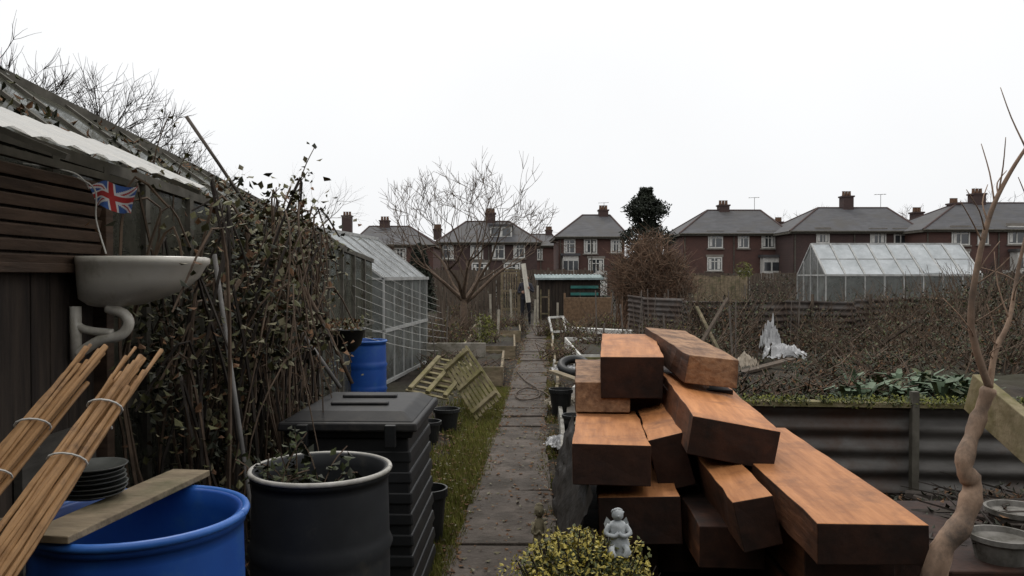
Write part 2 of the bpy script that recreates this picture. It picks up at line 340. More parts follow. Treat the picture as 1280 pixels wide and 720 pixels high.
# ------------------------------------------------------------------ houses
def house(D,x0,x1,ey,ry,r0,r1,wins,chims,wm=brickm,dormer=None,bay=None):
    e=E('brick_house'); k=D/1000
    X0=(x0-640)*k;X1=(x1-640)*k;ez=EYE+(345-ey)*k;rz=EYE+(345-ry)*(D+4)/1000
    R0=(r0-640)*(D+4)/1000;R1=(r1-640)*(D+4)/1000; dp=8
    mb=MB(); mb.box(((X0+X1)/2,D+dp/2,ez/2-.2),(X1-X0-.7,dp,ez+.4)); mb.out('walls',wm,e)
    mb=MB()
    vs=[(X0,D-.4,ez),(X1,D-.4,ez),(X1,D+dp+.4,ez),(X0,D+dp+.4,ez),(R0,D+4,rz),(R1,D+4,rz)]
    mb.add(vs,[(0,1,5,4),(1,2,5),(2,3,4,5),(3,0,4)],0); mb.out('roof',slate,e)
    mb=MB()
    for a,b_ in((0,4),(1,5),(2,5),(3,4),(4,5)): mb.tube([vs[a],vs[b_]],.08,n=6)
    mb.out('ridge_tiles',brickd,e)
    mb=MB(); mb.box(((X0+X1)/2,D+dp/2,ez-.1),(X1-X0-.05,dp+.7,.18)); mb.tube([(X0,D-.45,ez-.04),(X1,D-.45,ez-.04)],.06,n=6); 
    mb.tube([(X0+.5,D-.06,ez-.1),(X0+.5,D-.06,0)],.045,n=6); mb.tube([((X0+X1)/2,D-.06,ez-.1),((X0+X1)/2,D-.06,0)],.045,n=6)
    mb.out('gutter',[oldbar],e)
    fr=MB();gl=MB();tr=MB()
    for (px,py,w,h) in wins:
        x=(px-640)*k; z=EYE+(345-py)*k
        gl.box((x,D-.012,z),(w,.03,h))
        for sx in(-.5,.5): fr.box((x+sx*w,D-.03,z),(.09,.09,h+.09))
        for sz in(-.5,.5): fr.box((x,D-.033,z+sz*h),(w-.09,.08,.09))
        fr.box((x,D-.03,z),(.07,.075,h-.1)); fr.box((x,D-.028,z+h*.2),(w-.1,.06,.06))
        tr.box((x,D-.06,z-h/2-.1),(w+.3,.16,.1)); tr.box((x,D-.02,z+h/2+.15),(w+.3,.06,.2))
        if R()<.8: fr.box((x-w*.32,D-.03,z-.0),(w*.18,.012,h*.8))
        if R()<.7: fr.box((x+w*.3,D-.031,z-.0),(w*.2,.012,h*.8))
    gl.out('window_panes',pane,e); fr.out('window_frames',whitep,e); tr.out('sills_and_lintels',stonetrim,e)
    mb=MB()
    for (px,ty,w) in chims:
        x=(px-640)*(D+4)/1000; z=EYE+(345-ty)*(D+4)/1000
        mb.box((x,D+4.1,(rz-1.5+z)/2),(w,.9,z-rz+1.5),mi=0); mb.box((x,D+4.1,z+.06),(w+.15,1.0,.12),mi=0)
        for q in(-.3,0,.3): mb.lathe([(.13,0),(.11,.35),(.13,.4)],(x+q*w,D+4.1,z+.1),n=8,mi=1)
    mb.out('chimneys',[brickd,rust_tw],e)
    if dormer:
        px0,px1,t,bm=dormer; xa=(px0-640)*k;xb=(px1-640)*k;za=EYE+(345-bm)*k;zb=EYE+(345-t)*k
        mb=MB(); mb.box(((xa+xb)/2,D+2.2,(za+zb)/2),(xb-xa,3,zb-za),mi=0); mb.box(((xa+xb)/2,D+2.1,zb+.07),(xb-xa+.2,3.2,.14),mi=1)
        for q in(-.25,.25): mb.box(((xa+xb)/2+q*(xb-xa),D+.69,(za+zb)/2),((xb-xa)*.36,.03,(zb-za)*.66),mi=2)
        mb.out('dormer',[whitep,slate,pane],e)
    if bay:
        px0,px1,t,bm=bay; xa=(px0-640)*k;xb=(px1-640)*k;za=max(0,EYE+(345-bm)*k);zb=EYE+(345-t)*k
        mb=MB(); mb.box(((xa+xb)/2,D-.45,(za+zb)/2),(xb-xa,.88,zb-za),mi=0); mb.box(((xa+xb)/2,D-.5,zb+.1),(xb-xa+.3,1.1,.2),mi=1)
        n_=3
        for q in range(n_): mb.box((xa+(q+.5)*(xb-xa)/n_,D-.90,za*.3+zb*.7-.15),((xb-xa)/n_*.8,.03,(zb-za)*.35),mi=2)
        mb.out('bay_window',[whitep,slate,pane],e)
    mb=MB(); x=(X0+X1)/2+.8; mb.box((x,D-.02,1.0),(.95,.06,2.05),mi=0); mb.box((x,D-.05,1.55),(.5,.02,.6),mi=1); mb.out('door',[whitep,pane],e)
    mb=MB(); x=(r1-640)*(D+4)/1000-.5; mb.tube([(x,D+4,rz-.2),(x,D+4,rz+1.1)],.02,n=4)
    mb.tube([(x-.5,D+4,rz+1.05),(x+.4,D+4,rz+1.1)],.015,n=4)
    for q in range(5): mb.tube([(x-.45+q*.2,D+3.8,rz+1.07),(x-.45+q*.2,D+4.2,rz+1.07)],.01,n=4)
    mb.out('aerial',oldbar,e)
house(75,438,546,306,283,462,512,[(478,318,1.1,1.1),(500,318,1.1,1.1),(478,338,1.2,1.1)],[(481,277,.9),(434,271,.9)])
house(62,545,677,303,277,583,636,[(560,315,.8,1.0),(596,315,.9,1.0),(623,315,.9,1.0),(649,314,.8,1.),(600,338,1.2,1.1),(640,338,1.2,1.1)],[(613,268,.8),(547,288,.6)],wm=brickd,dormer=(612,640,282,297))
house(82,652,700,307,293,662,690,[(672,318,.9,1.0)],[(686,289,.7)])
house(66,693,786,296,269,728,762,[(712,308,.85,1.1),(738,308,1.0,1.1),(770,308,.8,1.),(712,333,1.2,1.2),(745,333,1.2,1.2)],[(754,264,.8)],bay=(703,722,320,352))
house(64,848,986,292,263,884,950,[(894,301,1.1,1.1),(929,301,.8,1.1),(960,301,1.0,1.1),(893,330,1.1,1.0)],[(904,258,.85),(973,279,.5)],bay=(950,980,322,352))
house(60,985,1150,289,260,1022,1108,[(1028,296,.9,.9),(1097,297,1.1,.95),(1125,297,.9,.95)],[(1058,247,.8),(1146,267,.7)],wm=brickd)
house(57,1150,1345,287,254,1196,1310,[(1200,296,1.2,1.1),(1228,296,.7,1.0),(1270,294,1.2,1.2),(1308,294,1.2,1.2),(1200,325,1.2,1.1)],[(1221,244,.9),(1192,256,.6)],bay=(1262,1285,315,352))

# ------------------------------------------------------------------ far fences / hedges
def board_fence(name,a,b,h,mat,gap=.0,w=.14):
    a=Vector(a);b=Vector(b);L=(b-a).length;d=(b-a)/L;n=int(L/w); mb=MB(); yaw=math.atan2(d.y,d.x)
    for i in range(n):
        p=a+d*(i+.5)*w; hh=h*(1+.03*nz(i*.3,0))+U(-.03,.03)
        mb.box((p.x,p.y,hh/2),(w-.012-gap,.02,hh),(0,U(-.01,.01),yaw))
    for i in range(int(L/1.8)+1):
        p=a+d*min(L,i*1.8); mb.box((p.x,p.y+.06,h/2+.05),(.09,.09,h+.1),(0,0,yaw))
    for z in(.35,.8): mb.bar(a+Vector((0,.04,h*z)),b+Vector((0,.04,h*z)),.03,.08)
    return mb.out(name,mat)
board_fence('wooden_fence',(-9,38,0),(4,39,0),1.9,fencewood)
board_fence('wooden_fence',(6,40,0),(26,38,0),1.75,fencewood)
board_fence('wooden_fence',gp(548,27),gp(628,27),1.6,fencewood,gap=.02)
board_fence('wooden_fence',gp(868,30),gp(935,29),1.6,board)
random.seed(21)
cells=[]
for i in range(16):
    x=-9+i*2.3; cells.append(((x,35+U(-1,1),U(.5,.9)),(1.5,.8,U(.9,1.25))))
hedge('background_hedge',cells,15000,.13,[lfC,lfM,twigd],[6,2.6,3],twigs=40)
cells=[]
for px,d,h in [(885,16,1.3),(930,15,1.2),(975,18.5,1.35),(1020,16.3,1.0),(1070,18.4,1.25),(1110,16,1.25),(1150,14,1.45),(1200,13,1.55),(1245,12,1.6),(1290,11,1.6),(1230,16,1.7),(1180,17,1.4),(1060,13,.8),(1010,14,.75),(1130,12,1.0),(900,13,.8),(1190,10.5,1.1),(1100,11,.7),(1260,9.5,1.25),(1150,10,.8),(1220,9,.9)]:
    p=gp(px,d); cells.append(((p.x,p.y,h*.42),(.75,.6,h*.58)))
hedge('bramble_hedge',cells,36000,.055,[lfC,lfM,leafbrown,lfA,twig],[5,3.2,1.3,1.6,1.8],twigs=55)
cells=[]
for px,d,h in [(560,19,.6),(600,17,.55),(618,20,.7),(640,22,.6),(575,24,.9),(705,15,.35),(740,17,.45),(780,15,.6),(820,17,.8),(860,14,.8),(900,12,.5),(690,21,.5),(560,13,.4),(590,12,.35),(545,18,.7),(720,19,.6),(750,21,.7)]:
    p=gp(px,d); cells.append(((p.x,p.y,h*.35),(.55,.45,h*.6)))
hedge('weeds',cells,13000,.055,[lfM,grassA,leafbrown,twig],[4,1.6,2.4,3],twigs=55)
hedge('leafy_shrub',[(S(606,412,15.5),(.22,.2,.3)),(S(930,338,26),(.3,.3,.3))],1500,.06,[grassA,lfA],[5,3])
# unseen hedge added behind the camera to block back sky and darken front faces
mb=MB(); n=40; vs=[]
for j in range(13):
    for i in range(n+1):
        x=-11+22*i/n; z=5.0*j/12; vs.append((x,-3.2+.35*nz(x,z,0,.8)+.15*nz(x,z,4,2.5)-.02*j*j*.3,z+(.2*nz(x,0,0,1) if j==12 else 0)))
mb.add(vs,[(j*(n+1)+i,j*(n+1)+i+1,(j+1)*(n+1)+i+1,(j+1)*(n+1)+i) for j in range(12) for i in range(n)])
for i in range(9000): x=U(-11,11);z=U(0,5.1); mb.leaf((x,-3.1+.35*nz(x,z,0,.8)+U(-.1,.12),z),U(.08,.16),0)
mb.out('sky_blocking_hedge',lfC)

# ------------------------------------------------------------------ greenhouse (left, mid)
e=E('greenhouse')
def GX(u,y): return -2.76+.1*(y-11.6)+u
fr=MB();gw=MB();gr=MB(); y0,y1=11.6,14.6;EV,RG=1.56,2.27
def pt(u,y,z): return Vector((GX(u,y),y,z))
n=5
for i in range(n+1):
    y=y0+(y1-y0)*i/n
    for s_ in(-.9,.9):
        fr.bar(pt(s_,y,0),pt(s_,y,EV),.03,.03); fr.bar(pt(s_,y,EV),pt(0,y,RG),.03,.03)
    if i<n:
        ya=y+.02;yb=y+(y1-y0)/n-.02
        for s_ in(-.9,.9):
            gw.add([pt(s_,ya,.05),pt(s_,yb,.05),pt(s_,yb,EV),pt(s_,ya,EV)],[(0,1,2,3)])
            gr.add([pt(s_,ya,EV+.01),pt(s_,yb,EV+.01),pt(0,yb,RG),pt(0,ya,RG)],[(0,1,2,3)])
for y in(y0,y1):
    gw.add([pt(-.9,y,.05),pt(.9,y,.05),pt(.9,y,EV),pt(0,y,RG),pt(-.9,y,EV)],[(0,1,2,3,4)])
    for u in(-.45,0,.45): fr.bar(pt(u,y-.01,0),pt(u,y-.01,RG-abs(u)/.9*(RG-EV)),.03,.03)
    fr.bar(pt(-.9,y,.8),pt(.9,y,.8),.03,.03); fr.bar(pt(-.9,y,.05),pt(.9,y,.05),.05,.08);fr.bar(pt(-.9,y,EV),pt(.9,y,EV),.03,.03)
for s_,z in((-.9,.04),(.9,.04),(-.9,.8),(.9,.8),(-.92,EV),(.92,EV),(0,RG+.01)): fr.bar(pt(s_,y0,z),pt(s_,y1,z),.05,.05)
fr.out('frame',alu,e); gw.out('glass_walls',gwall,e); gr.out('glass_roof',groof,e)
mb=MB(); mb.box(pt(-.3,13,.7),(.6,2.4,.05)); 
for q in(12,13,14): mb.box(pt(-.3,q,.35),(.05,.05,.7)); mb.box(pt(.3,q+.3,.25),(.3,.5,.5))
mb.out('staging',board,e)
# long lean-to glasshouse behind the brambles
e=E('glass_lean_to'); fr=MB();gl=MB()
ridge=[Vector((-2.75,2.4,2.80)),Vector((-2.58,4,2.62)),Vector((-2.45,6.2,2.42)),Vector((-2.42,8,2.28)),Vector((-2.42,10.6,2.12))]
eave=[Vector((-1.85,2.4,2.12)),Vector((-1.85,4,2.08)),Vector((-1.85,6.2,2.0)),Vector((-1.85,8,1.93)),Vector((-1.85,10.6,1.80))]
def lp(arr,t):
    t*=len(arr)-1; i=min(int(t),len(arr)-2); return arr[i].lerp(arr[i+1],t-i)
n=16
for i in range(n):
    a,b=i/n+.002,(i+1)/n-.002
    gl.add([lp(eave,a),lp(eave,b),lp(ridge,b),lp(ridge,a)],[(0,1,2,3)])
    A,B=lp(eave,a),lp(eave,b); gl.add([(A.x,A.y,.1),(B.x,B.y,.1),B,A],[(0,1,2,3)])
    fr.bar(lp(eave,i/n),lp(ridge,i/n),.028,.03); fr.bar(Vector((A.x,A.y,0)),A,.05,.05)
for i in range(4): fr.bar(ridge[i],ridge[i+1],.05,.055); fr.bar(eave[i],eave[i+1],.045,.05)
fr.bar((-1.85,2.4,1.0),(-1.85,10.6,1.0),.04,.06)
bk=MB()
for i in range(60):
    y=2.4+i*.137; z=lp(ridge,min(.999,i/60)).z; bk.box((-2.85,y+.07,z/2),(.03,.125,z-.02))
fr.out('frame',oldbar,e); gl.out('glass',gdirty,e); bk.out('back_wall',shedwood,e)

# ------------------------------------------------------------------ shed (left)
e=E('garden_shed')
mb=MB()
y=.4
while y<3.4:
    mb.box((-1.77+U(-.004,.004),y+.06,.98),(.025,.115,1.96)); y+=.12
mb.box((-2.3,3.42,.98),(1.05,.03,1.96)); mb.out('boards',shedwood,e,bevel=.003)
mb=MB()
for i in range(7): mb.box((-1.735,2.98,1.66+i*.052),(.03,.75,.04),(0,.25,0))
mb.box((-1.73,2.58,1.5),(.05,.07,1.0)); mb.box((-1.73,3.385,1.0),(.06,.06,2.0)); mb.box((-1.73,2.98,1.63),(.05,.74,.035))
mb.out('louvre_slats',shedslat,e,bevel=.003)
mb=MB(); mb.box((-1.735,2.2,1.0),(.03,.65,1.9)); mb.out('door',M('door_dark',(.022,.018,.015),(.010,.009,.008),scale=5),e)
mb=MB(); mb.box((-1.735,3.05,.5),(.03,.5,1.0)); mb.out('grey_panel',M('grey_panel',(.08,.072,.062),(.042,.038,.033),scale=4,bump=.3,stretch=(1,1,4)),e)
mb=MB(); nx=60
vs=[]
for j in range(2):
    for i in range(nx+1):
        t=i/nx; y=1.0+t*2.75; z0=2.08-.03*t
        vs.append((-1.86 if j==0 else -1.42,y,(z0+.15 if j==0 else z0-.045)+.008*math.sin(t*110)))
mb.add(vs,[(i,i+1,nx+2+i,nx+1+i) for i in range(nx)])
mb.out('awning_sheet',glass_mat('awning_plastic',(.80,.78,.74),(.42,.40,.36),dirt=.92,scale=5,tr_=.35),e)
mb=MB(); mb.bar((-1.75,1.0,2.05),(-1.75,3.72,2.02),.03,.03)
for q in(1.8,2.6,3.70): mb.bar((-1.86,q,2.16),(-1.44,q,1.985),.02,.02)
mb.out('awning_frame',oldbar,e)

# ------------------------------------------------------------------ wash basin on the wall
e=E('wash_basin'); mb=MB(); n=36
def ring(z,pr,hw,x0=-1.73,yc=3.24,back=0):
    vs=[]
    for k in range(n):
        a=2*math.pi*k/n; ca,sa=math.cos(a),math.sin(a)
        ux=math.copysign(abs(ca)**.75,ca); uy=math.copysign(abs(sa)**.75,sa)
        vs.append((x0+back+pr*(.5+.5*ux)*.97,yc+uy*hw,z))
    return vs
rings=[ring(1.475,.10,.06,back=.06),ring(1.485,.20,.10,back=.03),ring(1.51,.31,.14),ring(1.545,.40,.165),ring(1.59,.455,.185),ring(1.64,.485,.195),ring(1.652,.50,.205),ring(1.672,.50,.205),ring(1.677,.485,.195),
 ring(1.67,.36,.165,back=.1),ring(1.62,.33,.15,back=.11),ring(1.55,.25,.11,back=.13),ring(1.52,.08,.04,back=.2)]
vs=[v for r_ in rings for v in r_]
fs=[(i*n+k,i*n+(k+1)%n,(i+1)*n+(k+1)%n,(i+1)*n+k) for i in range(len(rings)-1) for k in range(n)]
fs.append(tuple(range(n))[::-1]); fs.append(tuple((len(rings)-1)*n+k for k in range(n)))
mb.add(vs,fs); mb.out('bowl',ceramic,e,smooth=True)
mb=MB(); Y=3.16
mb.tube(cv([(-1.60,Y,1.475),(-1.535,Y,1.45),(-1.515,Y,1.41),(-1.55,Y,1.365),(-1.63,Y,1.345),(-1.72,Y,1.29)]),.021,n=10)
mb.tube(cv([(-1.73,Y,1.46),(-1.715,Y,1.405),(-1.67,Y,1.385),(-1.58,Y,1.375)]),.016,n=10)
mb.tube([(-1.725,Y,1.48),(-1.725,Y,1.27)],.022,n=10)
mb.out('bracket',ceramic,e,smooth=True)
e=E('union_flag'); red=M('flag_red',(.48,.05,.05),(.36,.035,.035),scale=20);fb=M('flag_blue',(.07,.15,.40),(.045,.10,.32),scale=20);fw=M('flag_white',(.74,.74,.75),(.6,.6,.62),scale=20)
mb=MB(); NX,NY=60,30; vs=[]
o=S(112,236,3.15)
for j in range(NY+1):
    for i in range(NX+1):
        u=i/NX;v=j/NY
        vs.append(o+Vector((u*.175+.02*v-.035*u*v,.02*math.sin(u*9+v*2)+.03*u,-v*.078+.06*u*(1-u)-v*u*.03+.012*math.sin(u*6.5+v)+(.01*(1-v)))))
for j in range(NY):
    for i in range(NX):
        x=((i+.5)/NX-.5)*2; y=((j+.5)/NY-.5)
        if abs(x)<.1 or abs(y)<.1: c=0
        elif abs(x)<.18 or abs(y)<.18: c=2
        else:
            dd=abs(abs(x)*.5-abs(y)); c=0 if dd<.035 else (2 if dd<.11 else 1)
        a=j*(NX+1)+i; mb.f.append((a,a+1,a+NX+2,a+NX+1)); mb.m.append(c)
mb.v=[tuple(v) for v in vs]; mb.out('cloth',[red,fb,fw],e,smooth=True)
mb=MB(); mb.tube(cv([S(98,222,3.12),S(120,238,3.13),S(121,275,3.14),S(133,317,3.15)]),.0035,n=5); mb.tube(cv([o,S(106,226,3.12),S(85,214,3.1),S(0,200,3.0)]),.003,n=5); mb.out('cord',whitep,e)

# ------------------------------------------------------------------ brambles and climbers on left
random.seed(33)
mb=MB()
def xr(y): return min(-.95,-.235*y-.12)
for i in range(190):
    y=3.6+R()**1.2*2.9; x=U(-1.84,xr(y))
    top=2.04-.02*(y-3.6)+.18*nz(x,y,0,1.7)
    b=Vector((x,y,0)); tx=min(x+U(-.3,.35),xr(y)+.06); t=Vector((tx,y+U(-.5,.4),top*U(.55,1.0)))
    m1=b.lerp(t,.5)+Vector((U(-.2,.1),U(-.2,.2),U(0,.15)))
    m2=t+Vector((U(-.25,.15),U(-.3,.2),U(-.4,.02)))
    pts=cv([b,m1,t,m2],4); mb.tube(pts,[.008*(1-.7*k/len(pts))+.002 for k in range(len(pts))],n=4,mi=3 if R()<.7 else 4,cap=False)
    for k in range(46):
        f=R(); p=pts[min(len(pts)-1,int(2+f*(len(pts)-2)))]+Vector((U(-.12,.12),U(-.12,.12),U(-.14,.12)))
        if nz(p.x,p.y,p.z,2.6)<-.08 and R()<.85: continue
        mb.leaf(p,U(.022,.055),random.choices([0,1,2,5],[4.5,3.4,2,1.3])[0],asp=.8)
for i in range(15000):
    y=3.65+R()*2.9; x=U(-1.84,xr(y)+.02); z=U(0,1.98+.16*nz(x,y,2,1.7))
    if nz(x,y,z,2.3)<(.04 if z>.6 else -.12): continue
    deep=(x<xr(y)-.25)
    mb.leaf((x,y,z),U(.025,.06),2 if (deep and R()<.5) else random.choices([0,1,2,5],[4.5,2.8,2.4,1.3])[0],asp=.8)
for i in range(95):   # fine arching stems on the face
    y=U(3.6,5.6); x=xr(y)+U(-.15,.05); a=Vector((x,y,U(1.0,2.08))); b=a+Vector((U(-.35,.28),U(-.3,.1),-U(.3,1.3)))
    mb.tube(cv([a,a.lerp(b,.4)+Vector((U(-.1,.12),-.08,.08)),b],4),U(.0025,.005),n=4,mi=3,cap=False)
for (px,py,d) in [(215,140,4.2),(395,182,5),(350,235,5),(375,245,5.2),(405,262,5.5),(300,225,4.6),(240,185,4.3),(385,215,5.1)]:
    t=S(px,py,d); b=Vector((t.x-.14,d+.1,1.8)); pts=cv([b,b.lerp(t,.6)+Vector((-.05,0,.02)),t],5)
    mb.tube(pts,[.005-.003*k/len(pts) for k in range(len(pts))],n=4,mi=3,cap=False)
    for k in range(32): 
        p=pts[int(R()*len(pts))]+Vector((U(-.06,.06),U(-.05,.05),U(-.05,.04))); mb.leaf(p,U(.025,.05),random.choice([0,2,0,1]),asp=.85)
for i in range(1500): # stray growth over the lean-to roof
    t=R(); A=lp(eave,.15+t*.6); B=lp(ridge,.15+t*.6); p=A.lerp(B,R()**2*.9)+Vector((0,0,U(.0,.07)))
    if nz(p.x,p.y,p.z,3)>.05: mb.leaf(p,U(.03,.06),random.choice([0,2,5]))
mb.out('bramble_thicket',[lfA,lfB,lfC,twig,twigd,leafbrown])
def pole(name,a,b,r,mat,n=8):
    mb=MB(); a=Vector(a);b=Vector(b); mb.tube([a,a.lerp(b,.5)+Vector((U(-.01,.01),0,U(-.01,.01))),b],[r,r*.95,r*.9],n=n); return mb.out(name,mat,smooth=True)
dullm=M('dull_metal',(.20,.19,.18),(.10,.095,.09),scale=6,rough=.6)
pole('metal_pole',S(268,318,3.5),Vector((-1.03,3.38,.0)),.010,dullm)
pole('garden_cane',S(234,146,4.3),S(312,262,4.6),.010,twigg)
pole('metal_pole',S(352,385,4.4),S(425,485,4.5),.013,dullm)
pole('garden_cane',S(380,360,4.6),S(440,480,4.6),.012,twig)
pole('wooden_stake',S(300,350,3.65),S(200,520,3.6),.010,twig)
e=E('washing_line'); mb=MB()
for i in range(9):
    a=S(432+i*3,318+i*13,9.5-.1*i); b=S(548+i*2,375+i*8,15); mb.tube(cv([a,a.lerp(b,.5)-Vector((0,0,.05)),b],4),.0028,n=4)
mb.out('lines',whitep,e)
mb=MB(); p=S(551,372,15); mb.tube([(p.x+.05,15,0),(p.x,15,p.z+.05)],.03,n=8); p=S(430,312,9.5); mb.tube([(p.x,9.5,0),(p.x,9.5,p.z+.05)],.03,n=8); mb.out('posts',fencewood,e)
e=E('hanging_basket'); c=S(434,413,7); mb=MB(); mb.lathe([(0,-.19),(.06,-.185),(.12,-.12),(.15,0),(.16,.005),(.155,.015),(.13,.0),(.0,-.02)],c,n=28); mb.out('bowl',dark,e,smooth=True)
mb=MB(); t=c+Vector((-.0,0,.45))
for k in range(3):
    a=k*2.1; mb.tube([c+Vector((.14*math.cos(a),.14*math.sin(a),0)),t],.003,n=4)
mb.tube(cv([t,t+Vector((-.05,0,.05)),Vector((-1.83,7,t.z-.1))]),.008,n=6); mb.out('chains',oldbar,e)
mb=MB()
for i in range(160): mb.leaf(c+Vector((U(-.14,.14),U(-.13,.13),U(0,.10))),.05,R()<.5)
mb.out('plants',[lfA,leafbrown],e)

# ------------------------------------------------------------------ barrels
def barrel(name,c,r,h,mats,fill=None,rimr=.014,ribs=2,n=56):
    e=E(name); mb=MB(); P=[(0,0),(r*.93,0),(r*.96,.02)]
    for i in range(1,30):
        t=i/30; z=h*t; bulge=.03*r*math.sin(math.pi*t)
        rb=0
        for q in range(ribs):
            zc=(q+1)/(ribs+1)
            rb+=.012*math.exp(-((t-zc)/.018)**2)
        P.append((r*.97+bulge+rb,z))
    P+= [(r,h-.03),(r,h),(r-.012,h+.004),(r-.022,h-.002),(r-.026,h-.05)]
    P+= [(r-.03,h*.5),(r-.05,.04),(0,.03)]
    mb.lathe(P,c,n=n); mb.out('body',mats[0],e,smooth=True)
    mb=MB(); mb.tube([Vector(c)+Vector((r*math.cos(a*math.pi/24),r*math.sin(a*math.pi/24),h-.002)) for a in range(49)],rimr,n=8); mb.out('rim',mats[1],e,smooth=True)
    if fill:
        mb=MB(); vs=[Vector(c)+Vector((0,0,fill))]
        for k in range(32):
            a=2*math.pi*k/32; vs.append(Vector(c)+Vector(((r-.028)*math.cos(a),(r-.028)*math.sin(a),fill+U(-.01,.01))))
        mb.add(vs,[(0,k+1,(k+1)%32+1) for k in range(32)]); mb.out('contents',soil,e)
    return e
barrel('blue_water_barrel',(-1.045,2.24,0),.282,.93,(blue,bluer),fill=.45,rimr=.012)
barrel('grey_drum_planter',(-.735,3.07,0),.262,.862,(greyp,rimm),fill=.72,rimr=.0095)
barrel('blue_water_barrel',(-1.73,9.4,0),.25,.84,(blue,bluer),rimr=.012)
mb=MB()
for s_ in range(16):
    b=Vector((-.80+U(-.15,.1),3.07+U(-.12,.12),.74)); t=b+Vector((U(-.16,.16),U(-.12,.12),U(.08,.26)))
    mb.tube(cv([b,b.lerp(t,.5)+Vector((0,0,.04)),t],3),.003,n=4,mi=1)
    for k in range(12): mb.leaf(b.lerp(t,U(.4,1))+Vector((U(-.04,.04),U(-.03,.03),U(-.02,.03))),U(.025,.05),0 if R()<.6 else 2,asp=.8)
mb.out('drum_plant',[lfM,twig,lfC])
e=E('compost_bin')
cx,cy=-.735,4.0; yaw=-.03
def cb(x,y,z): 
    v=Matrix.Rotation(yaw,3,'Z')@Vector((x,y,0)); return Vector((cx+v.x,cy+v.y,z))
def frustum(mb,w0,d0,z0,w1,d1,z1,mi=0):
    vs=[cb(sx*w0/2,sy*d0/2,z0) for sx,sy in((-1,-1),(1,-1),(1,1),(-1,1))]+[cb(sx*w1/2,sy*d1/2,z1) for sx,sy in((-1,-1),(1,-1),(1,1),(-1,1))]
    mb.add(vs,[(3,2,1,0),(4,5,6,7),(0,1,5,4),(1,2,6,5),(2,3,7,6),(3,0,4,7)],mi)
mb=MB(); frustum(mb,.60,.74,0,.54,.68,.86)
for i in range(8):
    z=.08+i*.095; s_=1-.1*z/.86
    frustum(mb,.625*s_,.765*s_,z,.612*s_,.752*s_,z+.055)
frustum(mb,.58,.72,.86,.60,.74,.90)
mb.out('body',dark,e,bevel=.008)
mb=MB(); frustum(mb,.64,.79,.895,.63,.78,.935); frustum(mb,.60,.74,.935,.48,.6,.975); mb.box(cb(0,-.12,.982),(.28,.05,.018)); mb.box(cb(0,.12,.982),(.28,.05,.018))
mb.out('lid',M('lid_plastic',(.018,.018,.019),(.009,.009,.010),scale=4,rough=.55,spec=.22,bump=.1,c3=(.034,.031,.027),s3=6,f3=.58),e,bevel=.012)
mb=MB()
for q in(-.2,.2): mb.box(cb(q,-.405,.88),(.05,.03,.1))
mb.out('clips',dark,e,bevel=.004)
def pot(name,c,r,h,mat):
    mb=MB(); mb.lathe([(0,0),(r*.75,0),(r*.95,h*.85),(r*1.06,h*.86),(r*1.06,h),(r*.96,h),(r*.9,h*.85),(0,h*.8)],c,n=28); return mb.out(name,mat,smooth=False)
pot('plant_pot',(gp(558,8.2).x,8.2,0),.13,.24,dark); pot('plant_pot',(-.50,4.75,0),.11,.34,dark); pot('plant_pot',(gp(535,7.6).x,7.6,0),.12,.22,dark)
potm=M('dirty_pot',(.19,.18,.165),(.09,.085,.075),scale=8,c3=(.05,.045,.035),s3=6,f3=.53)
pot('plant_pot',S(1255,680,3.6)-Vector((0,0,.12)),.13,.16,potm); pot('plant_pot',S(1275,655,4.2)-Vector((0,0,.1)),.15,.18,potm); pot('plant_pot',(2.15,4.3,0),.15,.25,dark)
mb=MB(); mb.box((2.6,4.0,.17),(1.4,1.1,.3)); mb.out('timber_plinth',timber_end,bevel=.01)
mb=MB()
A=S(52,668,1.95);B=S(238,598,2.62); A.z=.955;B.z=.955
mb.bar(A,B,.13,.02); mb.out('wooden_board',board,bevel=.003)
mb=MB(); mb.bar(S(40,664,2.0)+Vector((-.05,0,0)),S(85,655,2.35)+Vector((-.2,0,0)),.1,.03); mb.out('timber_offcut',board)
mb=MB(); pc=Vector((S(106,625,2.25).x,2.28,.968))
for i in range(7): mb.lathe([(0,i*.013),(.05,i*.013),(.088,i*.013+.012),(.092,i*.013+.016),(.086,i*.013+.015),(.05,i*.013+.005),(0,i*.013+.004)],pc+Vector((U(-.006,.006),U(-.006,.006),0)),n=32)
mb.out('stacked_plates',M('dark_plate',(.055,.06,.055),(.02,.022,.02),scale=9,rough=.35,spec=.5),smooth=True)
random.seed(3)
def canes(T0,T1,B0,B1,n,tie):
    mb=MB()
    for i in range(n):
        t=T0.lerp(T1,R())+Vector((0,U(-.03,.03),U(-.02,.02))); b=B0.lerp(B1,R())+Vector((U(-.05,.05),U(-.03,.03),0)); t+=(t-b)*U(-.06,.04)
        L=[];rr=[];k=11; r=U(.0045,.0085); bow=Vector((U(-.03,.03),U(-.02,.02),U(-.01,.02)))
        for j in range(k*3+1):
            f=j/(k*3); p=b.lerp(t,f)+bow*math.sin(f*3.14); L.append(p); rr.append(r*(1.25 if j%3==0 else 1)*(1-.2*f))
        mb.tube(L,rr,n=7)
    for f in tie:
        c=(T0.lerp(T1,.5)).lerp(B0.lerp(B1,.5),1-f); d=(T0-B0).normalized(); u=(T1-T0).normalized(); w=u.cross(d).normalized()
        R_=(T0-T1).length*f*.5+(B0-B1).length*(1-f)*.5+.006
        mb.tube([c+u*math.cos(a*.4488)*R_+w*math.sin(a*.4488)*.034 for a in range(15)],.0028,n=5,mi=1)
        k0=c+u*R_*.2-w*.036; mb.tube([k0,k0+Vector((.02,-.02,-.03))],.0025,n=4,mi=1)
    return mb.out('bamboo_canes',[bamboo,whitep])
canes(S(90,452,2.35),S(122,455,2.38),Vector((-1.56,.55,.1)),Vector((-1.46,.62,.1)),24,(.80,.88))
